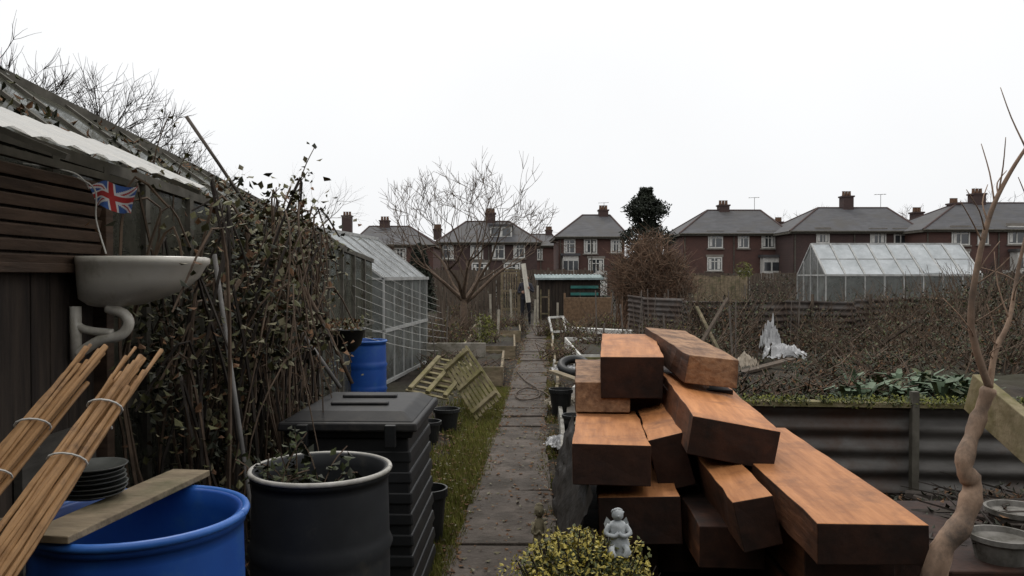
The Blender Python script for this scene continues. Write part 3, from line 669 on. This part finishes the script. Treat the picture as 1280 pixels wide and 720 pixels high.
canes(S(150,455,2.3),S(184,460,2.32),Vector((-1.36,.6,.1)),Vector((-1.25,.65,.1)),26,(.83,.92))

# ------------------------------------------------------------------ slatted panels by path
random.seed(8)
def slats(name,o,u,v,nu,w,mat):
    mb=MB(); o=Vector(o);u=Vector(u);v=Vector(v); nrm=u.cross(v).normalized()
    for i in range(nu):
        a=o+u*(i/(nu-1)); mb.bar(a+v*U(-.02,.0),a+v*(1+U(0,.03)),w,.018,up=nrm)
    for f in(.08,.5,.92): mb.bar(o+v*f-nrm*.03,o+v*f+u-nrm*.03,.05,.035,up=nrm)
    return mb.out(name,mat)
slats('slatted_panel',S(556,458,9.3),S(583,434,9.3)-S(556,458,9.3),S(596,523,8.6)-S(556,458,9.3),8,.03,moss)
slats('slatted_panel',S(508,488,8.9),S(545,448,9.6)-S(508,488,8.9),S(560,497,8.8)-S(508,488,8.9)+Vector((0,0,-.02)),8,.035,moss)
def bed(name,x0,x1,y0,y1,h,mat):
    e=E(name); mb=MB(); t=.035
    mb.box(((x0+x1)/2,y0,h/2),(x1-x0,t,h)); mb.box(((x0+x1)/2,y1,h/2),(x1-x0,t,h)); mb.box((x0,(y0+y1)/2,h/2),(t,y1-y0-t,h*.99)); mb.box((x1,(y0+y1)/2,h/2),(t,y1-y0-t,h*.99)); mb.out('boards',mat,e)
    mb=MB(); n=14; vs=[(x0+.02+(x1-x0-.04)*i/n,y0+.02+(y1-y0-.04)*j/n,h-.06+.06*nz(i*.6,j*.6,x0)) for j in range(n+1) for i in range(n+1)]
    mb.add(vs,[(j*(n+1)+i,j*(n+1)+i+1,(j+1)*(n+1)+i+1,(j+1)*(n+1)+i) for j in range(n) for i in range(n)]); mb.out('soil',soil,e,smooth=True)
bed('raised_bed',-1.15,-.15,11.6,14.2,.28,board); bed('raised_bed',-.95,.05,15.4,18.5,.25,board); bed('raised_bed',-1.0,.2,19.3,22,.28,board)
bed('raised_bed',1.0,2.6,10,12.8,.3,moss); bed('raised_bed',1.2,3.1,14,18,.22,whitep)
mb=MB(); mb.box((gp(567,13).x,13.6,.25),(1.0,.1,.42)); mb.out('low_wall',M('low_wall_mat',(.34,.31,.27),(.2,.18,.15),scale=5,c3=(.12,.11,.08),s3=4))
# ------------------------------------------------------------------ middle-distance structures
e=E('garden_arbour'); mb=MB(); a=gp(627,26);b=gp(649,26)
for p in(a,b,a+Vector((0,1,0)),b+Vector((0,1,0))): mb.bar(p,p+Vector((0,0,1.75)),.06,.06)
for y in(0,1):
    for z in(.5,1.1,1.7): mb.bar(a+Vector((0,y,z)),b+Vector((0,y,z)),.04,.05)
for i in range(7): x=a.lerp(b,(i+.5)/7); mb.bar(x+Vector((0,-.03,0)),x+Vector((0,-.03,1.72)),.03,.02)
mb.bar(a+Vector((0,.5,1.8)),b+Vector((0,.5,1.8)),.9,.05); mb.out('frame',board,e)
e=E('teal_shed'); mb=MB(); x0,x1=gp(673,29).x,gp(750,29).x
n=18
for i in range(n): mb.box((x0+(i+.5)*(x1-x0)/n,29,.75),((x1-x0)/n-.01,.03,1.5))
mb.box(((x0+x1)/2,30.2,.75),(x1-x0,.03,1.5)); mb.box((x0,29.6,.75),(.03,1.15,1.5)); mb.box((x1,29.6,.75),(.03,1.15,1.5)); mb.out('walls',shedwood,e)
mb=MB(); 
for z,y in((.95,28.95),(1.2,28.94)): mb.box(((x0+x1)/2+.55,y,z),((x1-x0)*.45,.03,.10))
mb.out('door_rails',teal,e)
mb=MB(); vs=[]
for j in range(2):
    for i in range(61): t=i/60; vs.append((x0-.12+(x1-x0+.24)*t,28.8+j*1.5,1.52+.14*j+.02*math.sin(i*1.9)))
mb.add(vs,[(i,i+1,62+i,61+i) for i in range(60)]); mb.bar((x0-.12,28.79,1.5),(x1+.12,28.79,1.5),.03,.07,mi=0); mb.out('corrugated_roof',M('pale_teal',(.28,.33,.33),(.15,.20,.20),scale=3),e)
mb=MB()
for px in(676,686): p=gp(px,26.5); mb.bar(p,p+Vector((0,0,1.15)),.05,.05)
mb.bar(gp(676,26.5)+Vector((0,0,.9)),gp(686,26.5)+Vector((0,0,.9)),.03,.05); mb.bar(gp(676,26.5)+Vector((0,0,.35)),gp(686,26.5)+Vector((0,0,.35)),.03,.05); mb.out('garden_gate',board)
mb=MB(); a=gp(706,23.5);b=gp(765,23.5); mb.box(((a.x+b.x)/2,23.5,.52),(b.x-a.x,.04,.9),(.12,0,0)); mb.bar(a,a+Vector((0,.05,1.1)),.06,.06); mb.bar(b,b+Vector((0,.05,1.1)),.06,.06); mb.out('chipboard_panel',osb)
e=E('cold_frame'); mb=MB()
q=[S(686,397,21.),S(704,396,21.2),S(707,414,20.6),S(690,415,20.6)]
for i in range(4): mb.bar(q[i],q[(i+1)%4],.05,.05)
mb.bar(q[1],q[1]+Vector((.25,.5,-.35)),.04,.04); mb.bar(q[0],q[0]+Vector((.1,.6,-.35)),.04,.04); mb.out('frame',whitep,e)
mb=MB(); a=S(712,412,20);b=S(790,416,19.5); mb.bar(a,b,.3,.12); mb.out('cold_frame_cover',whitep,e)
mb=MB()
for px,d,h in ((668,24,.9),(672,25,1.3),(614,22,1.1),(640,24,1.2),(697,24,.8),(622,19,.8),(601,16,.7)):
    p=gp(px,d); mb.bar(p,p+Vector((U(-.05,.05),0,h)),.06,.06)
mb.out('fence_posts',M('pale_post',(.42,.38,.31),(.22,.2,.16),scale=6))
e=E('white_greenhouse'); fr=MB();gw=MB();gr=MB(); X0,X1=7.85,11.75; ya,yr,yb=20,21,22; ev,rg=1.62,2.44
n=8
for i in range(n+1):
    x=X0+(X1-X0)*i/n
    for y in(ya,yb): fr.bar((x,y,0),(x,y,ev),.03,.03); fr.bar((x,y,ev),(x,yr,rg),.04,.04)
    if i<n:
        xa,xb=x+.03,x+(X1-X0)/n-.03
        for y in(ya,yb):
            gw.add([(xa,y,.03),(xb,y,.03),(xb,y,ev),(xa,y,ev)],[(0,1,2,3)]); dz=0.05 if (i==5 and y==ya) else 0
            gr.add([(xa,y,ev+.01+dz),(xb,y,ev+.01+dz),(xb,yr,rg),(xa,yr,rg)],[(0,1,2,3)])
for x in(X0,X1):
    gw.add([(x,ya,.03),(x,yb,.03),(x,yb,ev),(x,yr,rg),(x,ya,ev)],[(0,1,2,3,4)])
    for y in(20.5,21,21.5): fr.bar((x-.01,y,0),(x-.01,y,rg-abs(y-21)*(rg-ev)),.03,.03)
    fr.bar((x,ya,ev),(x,yb,ev),.04,.04)
for y,z in((ya,ev),(yb,ev),(yr,rg),(ya,.8),(ya,.04)): fr.bar((X0,y,z),(X1,y,z),.05,.05)
fr.bar((X0,20.5,2.03),(X1,20.5,2.03),.03,.03)
fr.out('frame',alu,e); gw.out('glass_walls',gwall,e); gr.out('roof_panels',poly,e)
def corr(name,a,b,h,z0,mat,amp=.012,per=.076,cap=None,pm=None):
    e=E(name); a=Vector(a);b=Vector(b);L=(b-a).length;d=(b-a)/L;nr=Vector((d.y,-d.x,0)); mb=MB(); t=0;k=0
    while t<L:
        w=min(U(1.6,2.1),L-t); off=nr*(.006*(k%2)); dz=U(-.03,.03); rows=int(h/per*8); tl=U(-.008,.008); vs=[]
        for j in range(rows+1):
            z=z0+h*j/rows+dz; s_=math.sin(2*math.pi*(z)/per)*amp
            for i in range(7): 
                q=a+d*(t+w*i/6+.03*(i==6)); vs.append(q+nr*s_+off+Vector((0,0,z-a.z+tl*i))+nr*.03*nz(q.x,z,k,1.5))
        mb.add(vs,[(j*7+i,j*7+i+1,(j+1)*7+i+1,(j+1)*7+i) for j in range(rows) for i in range(6)]); t+=w;k+=1
    mb.out('sheets',mat,e,smooth=True)
    mb=MB(); t=0
    while t<=L+.1:
        p=a+d*t+nr*.05; mb.bar(p,p+Vector((0,0,z0+h+.12)),.05,.05); t+=1.35
    mb.out('posts',pm or fencewood,e)
    if cap: mb=MB(); mb.bar(a+Vector((0,0,z0+h+.02)),b+Vector((0,0,z0+h+.02)),.12,.035); mb.out('cap_board',cap,e)
corr('corrugated_fence',(1.55,5.9,0),(6.2,5.5,0),.63,.02,galv,per=.15,amp=.022,cap=moss,pm=oldbar)
corr('corrugated_fence',(3.6,16.2,0),(10.8,17.6,0),1.05,.05,rustiron,per=.13,amp=.02)
corr('corrugated_fence',(4.6,17.5,0),(3.2,22,0),1.0,.05,rustiron,per=.13,amp=.02)
mb=MB(); n=40; vs=[(1.6+5*i/n,5.97+5*j/n,(.52+.10*nz(i*.4,j*.4)+.05*nz(i,j,4))*(1-max(0,(j/n-.75))*3.9)) for j in range(n+1) for i in range(n+1)]
mb.add(vs,[(j*(n+1)+i,j*(n+1)+i+1,(j+1)*(n+1)+i+1,(j+1)*(n+1)+i) for j in range(n) for i in range(n)]); mb.out('soil_terrace',soil,smooth=True)
random.seed(14); gv=M('brassica_leaf',(.13,.18,.115),(.06,.09,.052),scale=6,rough=.6); mb=MB()
for px in range(1058,1228,11):
    d=U(6.3,7.4); c=Vector(((px-640)*d/1000,d,.52))
    for k in range(26):
        a=U(0,6.28); r=U(.08,.22); h=U(.06,.27); w=U(.02,.045); dr=Vector((math.cos(a),math.sin(a),0)); sd=Vector((-dr.y,dr.x,0))
        p0=c;p1=c+dr*r*.5+Vector((0,0,h*.8));p2=c+dr*r+Vector((0,0,h*U(.6,1)))
        mb.add([p0-sd*.008,p0+sd*.008,p1+sd*w,p1-sd*w,p2+sd*w*.6,p2-sd*w*.6,p1+Vector((0,0,-.01))],[(0,1,2,6),(0,6,3),(3,6,5),(6,2,4,5)],R()<.3)
mb.out('cabbage_row',[gv,lfM])
cells=[((x_,U(6.2,9.5),.60),(.38,.4,.17)) for x_ in (1.9,2.2,2.6,3.0,3.3,3.7,4.0,4.4,4.8,5.2)]
hedge('low_weeds',cells,8000,.045,[lfC,lfM,leafbrown,twig],[4,3,2,2],twigs=26)
mb=MB()
for i in range(4500):
    x=U(1.6,4.6); y=5.88-(x-1.55)*.086+U(-.06,.1)
    if nz(x,0,0,3)<-.15: continue
    mb.leaf((x,y,.69+U(-.05,.05)*R()),U(.015,.04),R()<.5)
mb.out('moss_fringe',[lfM,grassA])
def crumple(name,c,s,mat,amp=.3,f=2.5,seed=0,n=34):
    """thin plastic sheet fallen in a heap"""
    mb=MB(); vs=[]
    for j in range(n+1):
        for i in range(n+1):
            u=i/n*2-1;v=j/n*2-1; r=math.hypot(u,v)
            z=max(0,1-r*r*.8)*(.45+.7*abs(nz(u,v,seed,f)))+amp*abs(nz(u,v,seed+5,f*2.4))
            vs.append((c[0]+s[0]*(u+.35*nz(u,v,seed+1,f)),c[1]+s[1]*(v+.35*nz(u,v,seed+2,f)),c[2]-s[2]*.5+s[2]*1.4*z))
    mb.add(vs,[(j*(n+1)+i,j*(n+1)+i+1,(j+1)*(n+1)+i+1,(j+1)*(n+1)+i) for j in range(n) for i in range(n) if (i-n/2)**2+(j-n/2)**2<(n*.5*(1+.3*nz(i*.2,j*.2,seed)))**2])
    return mb.out(name,mat)
crumple('plastic_bag',(S(978,438,9.8).x,9.8,.66),(.27,.20,.17),bag,.5,2.2,seed=2)
crumple('plastic_bag',(S(964,412,10).x,10,.78),(.13,.11,.30),bag,.7,2.5,seed=9)
crumple('plastic_bag',(S(932,448,8.6).x,8.6,.66),(.14,.13,.12),M('cream_bag',(.5,.44,.36),(.27,.22,.17),scale=6,bump=.4),.7,2.4,seed=4)
crumple('old_cloth',(.62,9.3,.14),(.26,.35,.10),M('cloth_cream',(.40,.36,.29),(.2,.17,.13),scale=6),.6,2.4,seed=5)
crumple('old_cloth',(.78,11,.3),(.22,.25,.12),bag,.7,2.4,seed=6)
crumple('old_cloth',(.46,7.2,.1),(.16,.22,.08),bag,.7,2.4,seed=16)
mb=MB(); tc=Vector((.8,10.2,.45)); mb.tube([tc+Vector((.17*math.cos(a*.2618),.17*math.sin(a*.2618),.07*math.sin(a*.2618))) for a in range(25)],.055,n=10); mb.out('old_tyre',dark,smooth=True)
for (a,b,w,m_) in [((.55,7.0,.15),(1.0,9.2,.35),.14,board),((.7,8.5,.4),(1.2,10.5,.45),.12,whitep),((.6,11,.4),(1.7,10.6,.5),.12,board),((.95,8.0,.45),(.5,9.9,.42),.1,board),((1.0,9.5,.5),(2.0,10.8,.62),.13,board),((2.5,12,.0),(3.4,12.6,1.25),.06,fencewood),((3.3,12.,.1),(3.0,13,1.1),.05,board),((5.0,12,.2),(5.6,11,1.0),.06,fencewood),((2.2,8.8,.45),(3.3,9.4,.62),.12,fencewood),((.6,8.2,.06),(.75,9.9,.2),.1,stonetrim),((.55,6.2,.1),(.62,7.6,.12),.12,stonetrim)]:
    mb=MB(); mb.bar(a,b,w,.03); mb.out('loose_plank',m_)
pot('plant_pot',(.62,7.9,.03),.12,.2,dark); pot('plant_pot',(.9,8.4,.2),.13,.24,potm); pot('plant_pot',(.55,9.0,.03),.13,.3,dark)
random.seed(90); mb=MB()
for i in range(55):
    y=U(11,26); x=U(-2.2,9)
    if abs(x-xp(y))<.8: continue
    mb.tube([(x,y,0),(x+U(-.1,.1),y,U(.6,1.4))],U(.006,.016),n=5)
mb.out('garden_stakes',[twigg])
mb=MB(); mb.bar(S(1218,490,3.4),S(1300,560,3.0),.05,.17,up=(0,0,1)); mb.out('mossy_plank',moss,bevel=.004)
mb=MB()
for i in range(16):
    y=U(4.3,5.4);x=U(1.9,3.6); a=U(0,3.1); l=U(.2,.6); z=U(.05,.16)
    mb.tube([(x,y,z),(x+math.cos(a)*l,y+math.sin(a)*l,z+U(-.03,.08))],U(.015,.05),n=8,mi=i%2)
mb.out('cut_branches',[twig,twigd])
hedge('ground_debris',[((2.4,4.7,.1),(.8,.7,.14)),((3.2,5.0,.1),(.7,.5,.14)),((1.9,5.4,.15),(.4,.3,.15)),((2.6,4.0,.33),(.6,.5,.06))],3400,.045,[leafbrown,lfC,twigd],[2,5,2],twigs=30)

# ------------------------------------------------------------------ crooked sapling on the right
random.seed(41); mb=MB()
trunk=cv([Vector((1.55,3.0,-.05)),S(1172,712,3.0),S(1205,655,3.02),S(1218,610,3.05),S(1207,580,3.05),S(1222,530,3.1),S(1238,485,3.1)],6)
mb.tube(trunk,[.048-.024*i/len(trunk)+.004*math.sin(i*1.3)+.002*math.sin(i*2.9) for i in range(len(trunk))],n=12)
f0=trunk[-1]
b1=cv([f0,S(1222,440,3.1),S(1214,395,3.1),S(1222,330,3.1),S(1238,265,3.1),S(1262,215,3.1),S(1290,172,3.1)],5); mb.tube(b1,[.016-.010*i/len(b1) for i in range(len(b1))],n=8)
b2=cv([f0,S(1245,440,3.12),S(1262,400,3.15),S(1272,340,3.2),S(1285,280,3.2)],5); mb.tube(b2,[.013-.008*i/len(b2) for i in range(len(b2))],n=8)
for i in range(22):
    p=random.choice(b1[4:]+b2[4:]); q=p+Vector((U(-.12,.12),U(-.1,.1),U(.05,.28))); mb.tube(cv([p,p.lerp(q,.5)+Vector((U(-.03,.03),0,0)),q],3),[.004,.0035,.003,.0027,.0023,.002,.0015],n=5)
mb.out('crooked_sapling',M('sapling_bark',(.34,.23,.16),(.15,.10,.07),scale=9,rough=.75,bump=.6,stretch=(1,1,.5),c3=(.09,.068,.054),s3=5,f3=.56),smooth=True)

# ------------------------------------------------------------------ TIMBER PILE
random.seed(2)
def beam(near,far,w,h,roll=0,endm=None,topm=None):
    near=Vector(near);far=Vector(far);d=(far-near);L=d.length;d.normalize()
    x=d.cross(Vector((0,0,1))).normalized(); up=x.cross(d).normalized()
    q=Matrix.Rotation(roll,3,d); x=q@x;up=q@up
    rot=Matrix((x,d,up)).transposed().to_4x4(); rot.translation=near
    mb=MB(); N=10; vs=[]
    for j in range(N+1):
        for (cx_,cz_) in((-.5,-1),(.5,-1),(.5,0),(-.5,0)):
            vs.append((cx_*w+U(-.005,.005),j/N*L+ (U(-.01,.01) if j in(0,N) else 0),cz_*h+U(-.004,.004)))
    mb.v=vs
    for j in range(N):
        a=j*4;b=a+4
        for k in range(4):
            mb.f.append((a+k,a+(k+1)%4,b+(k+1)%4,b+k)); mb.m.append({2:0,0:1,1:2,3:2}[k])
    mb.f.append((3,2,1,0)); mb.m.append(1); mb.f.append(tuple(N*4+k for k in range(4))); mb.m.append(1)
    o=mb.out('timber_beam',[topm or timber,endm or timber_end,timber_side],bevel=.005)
    o.matrix_world=rot; return o
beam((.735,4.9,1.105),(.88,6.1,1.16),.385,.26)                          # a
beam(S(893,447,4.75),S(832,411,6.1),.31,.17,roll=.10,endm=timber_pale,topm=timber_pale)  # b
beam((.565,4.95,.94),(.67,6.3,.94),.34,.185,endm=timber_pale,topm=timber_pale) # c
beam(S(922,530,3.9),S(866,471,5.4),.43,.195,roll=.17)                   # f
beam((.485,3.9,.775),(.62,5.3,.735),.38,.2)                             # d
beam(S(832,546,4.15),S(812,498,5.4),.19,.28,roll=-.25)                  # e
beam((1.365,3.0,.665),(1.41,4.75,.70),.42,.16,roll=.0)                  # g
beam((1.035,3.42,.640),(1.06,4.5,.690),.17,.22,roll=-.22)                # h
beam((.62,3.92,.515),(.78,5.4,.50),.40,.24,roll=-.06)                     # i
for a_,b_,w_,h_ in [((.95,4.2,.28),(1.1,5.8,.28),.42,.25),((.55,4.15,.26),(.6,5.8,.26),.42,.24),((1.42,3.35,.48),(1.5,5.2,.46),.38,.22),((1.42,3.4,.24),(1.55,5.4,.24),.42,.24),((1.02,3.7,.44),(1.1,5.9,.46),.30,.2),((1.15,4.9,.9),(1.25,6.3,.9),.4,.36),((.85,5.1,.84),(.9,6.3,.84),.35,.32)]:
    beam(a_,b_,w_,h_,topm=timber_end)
mb=MB(); n=18; vs=[]
for j in range(n+1):
    for i in range(n+1):
        u=i/n; y=3.75+j/n*2.2; x=.24+.14*(u**1.5)+.035*nz(i*.5,j*.5)+.03*(y-3.7); z=.02+.55*u+.05*nz(i*.4,j*.6,3)
        vs.append((x,y,z))
mb.add(vs,[(j*(n+1)+i,j*(n+1)+i+1,(j+1)*(n+1)+i+1,(j+1)*(n+1)+i) for j in range(n) for i in range(n)]); mb.out('black_liner_sheet',M('liner',(.030,.025,.022),(.012,.010,.009),scale=5,rough=.6,bump=.6),smooth=True)

# ------------------------------------------------------------------ variegated bush + statues
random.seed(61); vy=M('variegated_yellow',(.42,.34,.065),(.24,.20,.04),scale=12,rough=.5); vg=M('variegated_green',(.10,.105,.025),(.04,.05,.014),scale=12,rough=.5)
mb=MB(); c=Vector((.275,2.98,.30))
for i in range(13000):
    v=Vector((random.gauss(0,1),random.gauss(0,1),random.gauss(0,1))).normalized(); k=(.70+.30*R())*(1+.22*nz(v.x,v.y,v.z,2.6))
    p=c+Vector((v.x*.34*k,v.y*.28*k,v.z*.34*k))
    if p.z<0: continue
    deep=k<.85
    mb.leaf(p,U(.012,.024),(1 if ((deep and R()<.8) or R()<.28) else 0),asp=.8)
for i in range(90):
    a=U(0,6.28);e_=R()**.5; t=c+Vector((math.cos(a)*.3*e_,math.sin(a)*.25*e_,.35*math.sqrt(1-e_*e_*.8))); mb.tube([(c.x+U(-.05,.05),c.y+U(-.05,.05),0),t],[.006,.002],n=4,mi=2,cap=False)
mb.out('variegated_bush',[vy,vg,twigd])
def statue(name,base,h,mat,wk=1.0,wings=True):
    """seated cherub figurine: robe, folded arms, head with curls, wings"""
    b=Vector(base); mb=MB()
    mb.lathe([(0,0),(.30*h,0),(.31*h,.05*h),(.24*h,.10*h),(.27*h,.22*h),(.22*h,.38*h),(.17*h,.52*h),(.20*h,.62*h),(.16*h,.70*h),(.08*h,.74*h),(.07*h,.77*h)],b,n=20,sx=wk,sy=.8*wk)
    mb.lathe([(0.0,.745*h),(.08*h,.76*h),(.125*h,.82*h),(.13*h,.88*h),(.10*h,.96*h),(.04*h,1.0*h),(0,1.005*h)],b,n=18,sx=wk**.5,sy=wk**.5)
    for s_ in(-wk,wk):
        mb.tube(cv([b+Vector((s_*.17*h,0,.64*h)),b+Vector((s_*.26*h,-.08*h,.48*h)),b+Vector((s_*.10*h,-.2*h*wk,.45*h)),b+Vector((0,-.19*h*wk,.52*h))],4),[.06*h*wk]*5+[.05*h*wk]*4+[.045*h*wk]*4,n=8)
        mb.tube(cv([b+Vector((s_*.1*h,-.12*h*wk,.22*h)),b+Vector((s_*.17*h,-.30*h*wk,.2*h)),b+Vector((s_*.12*h,-.34*h*wk,.04*h))],4),.065*h*wk,n=8)
        if wings:
            w=b+Vector((s_*.08*h,.14*h,.62*h)); mb.add([w,w+Vector((s_*.14*h,.06*h,.14*h)),w+Vector((s_*.2*h,.06*h,-.02*h)),w+Vector((s_*.14*h,.05*h,-.2*h)),w+Vector((0,.04*h,-.12*h))],[(0,1,2,3,4)])
    for k in range(22):
        a=U(0,6.28);t=U(.1,1.4); p=b+Vector((math.cos(a)*math.sin(t)*.125*h*wk,abs(math.sin(a))*math.sin(t)*.125*h-.02*h,.89*h+math.cos(t)*.1*h))
        mb.lathe([(0,-.035*h),(.03*h,-.02*h),(.04*h,0),(.03*h,.02*h),(0,.035*h)],p,n=8)
    mb.box(b+Vector((0,-.135*h*wk**.5,.865*h)),(.03*h,.03*h,.05*h))
    return mb.out(name,mat,smooth=True)
statue('cherub_statue',(.395,2.98,.56),.170,stone)
statue('garden_figurine',(.155,4.55,0),.30,stone2,.5,False)

# ------------------------------------------------------------------ person carrying boards
def person():
    e=E('person_carrying_plank'); o=gp(657,26); me=bpy.data.meshes.new('body')
    J={'pel':(0,0,.86,.13),'sp':(.0,-.01,1.05,.125),'ch':(.0,-.03,1.25,.15),'nk':(.0,-.05,1.40,.055),'hd0':(.0,-.07,1.47,.075),'hd1':(.0,-.08,1.56,.085),'hd2':(0,-.07,1.62,.05),
     'ls':(-.17,-.02,1.32,.06),'le':(-.24,-.06,1.06,.045),'lw':(-.10,-.24,1.08,.032),'rs':(.17,-.02,1.32,.06),'re':(.25,-.08,1.08,.045),'rw':(.06,-.25,1.22,.032),
     'lh':(-.09,0,.82,.085),'lk':(-.10,-.05,.46,.06),'la':(-.11,.0,.09,.042),'lt':(-.12,-.14,.03,.035),'rh':(.09,0,.82,.085),'rk':(.12,.03,.46,.06),'ra':(.13,.14,.10,.042),'rt':(.14,.02,.03,.035)}
    K=list(J); ed=[('pel','sp'),('sp','ch'),('ch','nk'),('nk','hd0'),('hd0','hd1'),('hd1','hd2'),('ch','ls'),('ls','le'),('le','lw'),('ch','rs'),('rs','re'),('re','rw'),('pel','lh'),('lh','lk'),('lk','la'),('la','lt'),('pel','rh'),('rh','rk'),('rk','ra'),('ra','rt')]
    me.from_pydata([o+Vector(J[k][:3]) for k in K],[(K.index(a),K.index(b)) for a,b in ed],[]); ob=bpy.data.objects.new('body',me); scene.collection.objects.link(ob); ob.parent=e
    sk=ob.modifiers.new('s','SKIN'); sv=me.skin_vertices[0].data
    for i,k in enumerate(K): sv[i].radius=(J[k][3],J[k][3]); sv[i].use_root=(k=='pel')
    ob.modifiers.new('ss','SUBSURF').levels=2; ob.modifiers['ss'].render_levels=2; sk.use_smooth_shade=True
    m=M('clothes_and_skin',(.03,.03,.035)); nt=m.node_tree;N=nt.nodes;L=nt.links; tc=N.new('ShaderNodeTexCoord'); sx=N.new('ShaderNodeSeparateXYZ'); L.new(tc.outputs['Object'],sx.inputs[0])
    r=N.new('ShaderNodeValToRGB'); r.color_ramp.interpolation='CONSTANT'; r.color_ramp.elements[0].color=(.015,.015,.02,1); r.color_ramp.elements[0].position=0
    for p_,c_ in((.42,(.035,.035,.045,1)),(.71,(.40,.25,.19,1)),(.79,(.06,.05,.045,1))): q=r.color_ramp.elements.new(p_); q.color=c_
    r.color_ramp.elements[-1].color=(.06,.05,.045,1)
    mt=N.new('ShaderNodeMath'); mt.operation='DIVIDE'; mt.inputs[1].default_value=2; L.new(sx.outputs['Z'],mt.inputs[0]); L.new(mt.outputs[0],r.inputs['Fac']); L.new(r.outputs['Color'],N['Principled BSDF'].inputs['Base Color'])
    me.materials.append(m)
    skin=M('hand_skin',(.40,.25,.19),(.33,.2,.15),scale=9)
    mb=MB()
    for hx,hy,hz in((-.10,-.24,1.08),(.06,-.25,1.22)):
        c=o+Vector((hx,hy,hz)); mb.lathe([(0,-.04),(.03,-.03),(.038,0),(.03,.03),(0,.04)],c+Vector((0,-.02,0)),n=10)
        for f in range(4): mb.tube(cv([c+Vector((0,-.03,-.03+f*.02)),c+Vector((.03,-.075,-.03+f*.02)),c+Vector((.06,-.06,-.03+f*.02))],3),.009,n=6)
        mb.tube([c+Vector((0,-.02,.04)),c+Vector((.03,-.01,.06))],.011,n=6)
    mb.lathe([(0,-.015),(.012,0),(0,.02)],o+Vector((0,-.172,1.53)),n=8)
    for s_ in(-1,1): mb.lathe([(0,-.03),(.015,-.01),(.015,.015),(0,.03)],o+Vector((s_*.088,-.07,1.53)),n=8)
    mb.out('hands_and_face',skin,e,smooth=True)
    mb=MB()
    for s_ in(-1,1): mb.lathe([(0,-.01),(.01,0),(0,.01)],o+Vector((s_*.032,-.155,1.555)),n=6)
    mb.box(o+Vector((0,-.158,1.485)),(.045,.01,.008)); mb.out('eyes_and_mouth',dark,e)
    mb=MB(); mb.bar(o+Vector((.09,-.30,.75)),o+Vector((-.08,-.26,2.0)),.15,.04,up=(0,1,0)); mb.bar(o+Vector((.03,-.36,.75)),o+Vector((-.10,-.31,1.9)),.05,.04,up=(0,1,0)); mb.out('plank',M('plank_white',(.70,.66,.58),(.52,.49,.43),scale=5),e)
person()

# ------------------------------------------------------------------ camera, light, sky
cam=bpy.data.cameras.new('camera'); co=bpy.data.objects.new('camera',cam); scene.collection.objects.link(co)
co.location=(0,0,EYE); co.rotation_euler=(math.radians(90-.86),0,0); cam.sensor_width=36; cam.lens=36*1000/1280; cam.clip_end=3000; cam.clip_start=.05; scene.camera=co
w=bpy.data.worlds.new('World'); scene.world=w; w.use_nodes=True; nt=w.node_tree;N=nt.nodes;L=nt.links
bg=N['Background']; sky=N.new('ShaderNodeTexSky'); sky.sky_type='NISHITA'; sky.sun_disc=False; sky.sun_elevation=math.radians(52); sky.sun_rotation=math.radians(-15)
hs=N.new('ShaderNodeHueSaturation'); hs.inputs['Saturation'].default_value=.12; L.new(sky.outputs[0],hs.inputs['Color'])
tc=N.new('ShaderNodeTexCoord'); sx=N.new('ShaderNodeSeparateXYZ'); L.new(tc.outputs['Generated'],sx.inputs[0])
# overcast dome: grey-white near the horizon, brighter towards the zenith
cr=N.new('ShaderNodeValToRGB'); cr.color_ramp.elements[0].position=0; cr.color_ramp.elements[0].color=(.56,.565,.575,1); cr.color_ramp.elements[1].position=1.0; cr.color_ramp.elements[1].color=(1.0,.99,.97,1)
q=cr.color_ramp.elements.new(.30); q.color=(.62,.625,.63,1)
L.new(sx.outputs['Z'],cr.inputs['Fac'])
nn=N.new('ShaderNodeTexNoise'); nn.inputs['Scale'].default_value=2.2; nn.inputs['Detail'].default_value=4; L.new(tc.outputs['Generated'],nn.inputs['Vector'])
mr=N.new('ShaderNodeMapRange'); mr.inputs['To Min'].default_value=15.6; mr.inputs['To Max'].default_value=18.0; L.new(nn.outputs['Fac'],mr.inputs['Value'])
vm=N.new('ShaderNodeVectorMath'); vm.operation='SCALE'; L.new(cr.outputs['Color'],vm.inputs[0]); L.new(mr.outputs[0],vm.inputs['Scale'])
mx=N.new('ShaderNodeMixRGB'); mx.inputs['Fac'].default_value=.9; L.new(hs.outputs[0],mx.inputs['Color1']); L.new(vm.outputs[0],mx.inputs['Color2']); L.new(mx.outputs[0],bg.inputs['Color']); bg.inputs['Strength'].default_value=.1
sl=bpy.data.lights.new('sun','SUN'); sl.energy=.9; sl.angle=math.radians(15); sl.color=(1,.95,.88); so=bpy.data.objects.new('sun',sl); scene.collection.objects.link(so)
sd=Vector((-math.sin(math.radians(15))*math.cos(math.radians(52)),math.cos(math.radians(15))*math.cos(math.radians(52)),math.sin(math.radians(52))))
so.rotation_euler=sd.to_track_quat('Z','Y').to_euler()
scene.view_settings.view_transform='Standard'; scene.view_settings.look='None'; scene.view_settings.exposure=0
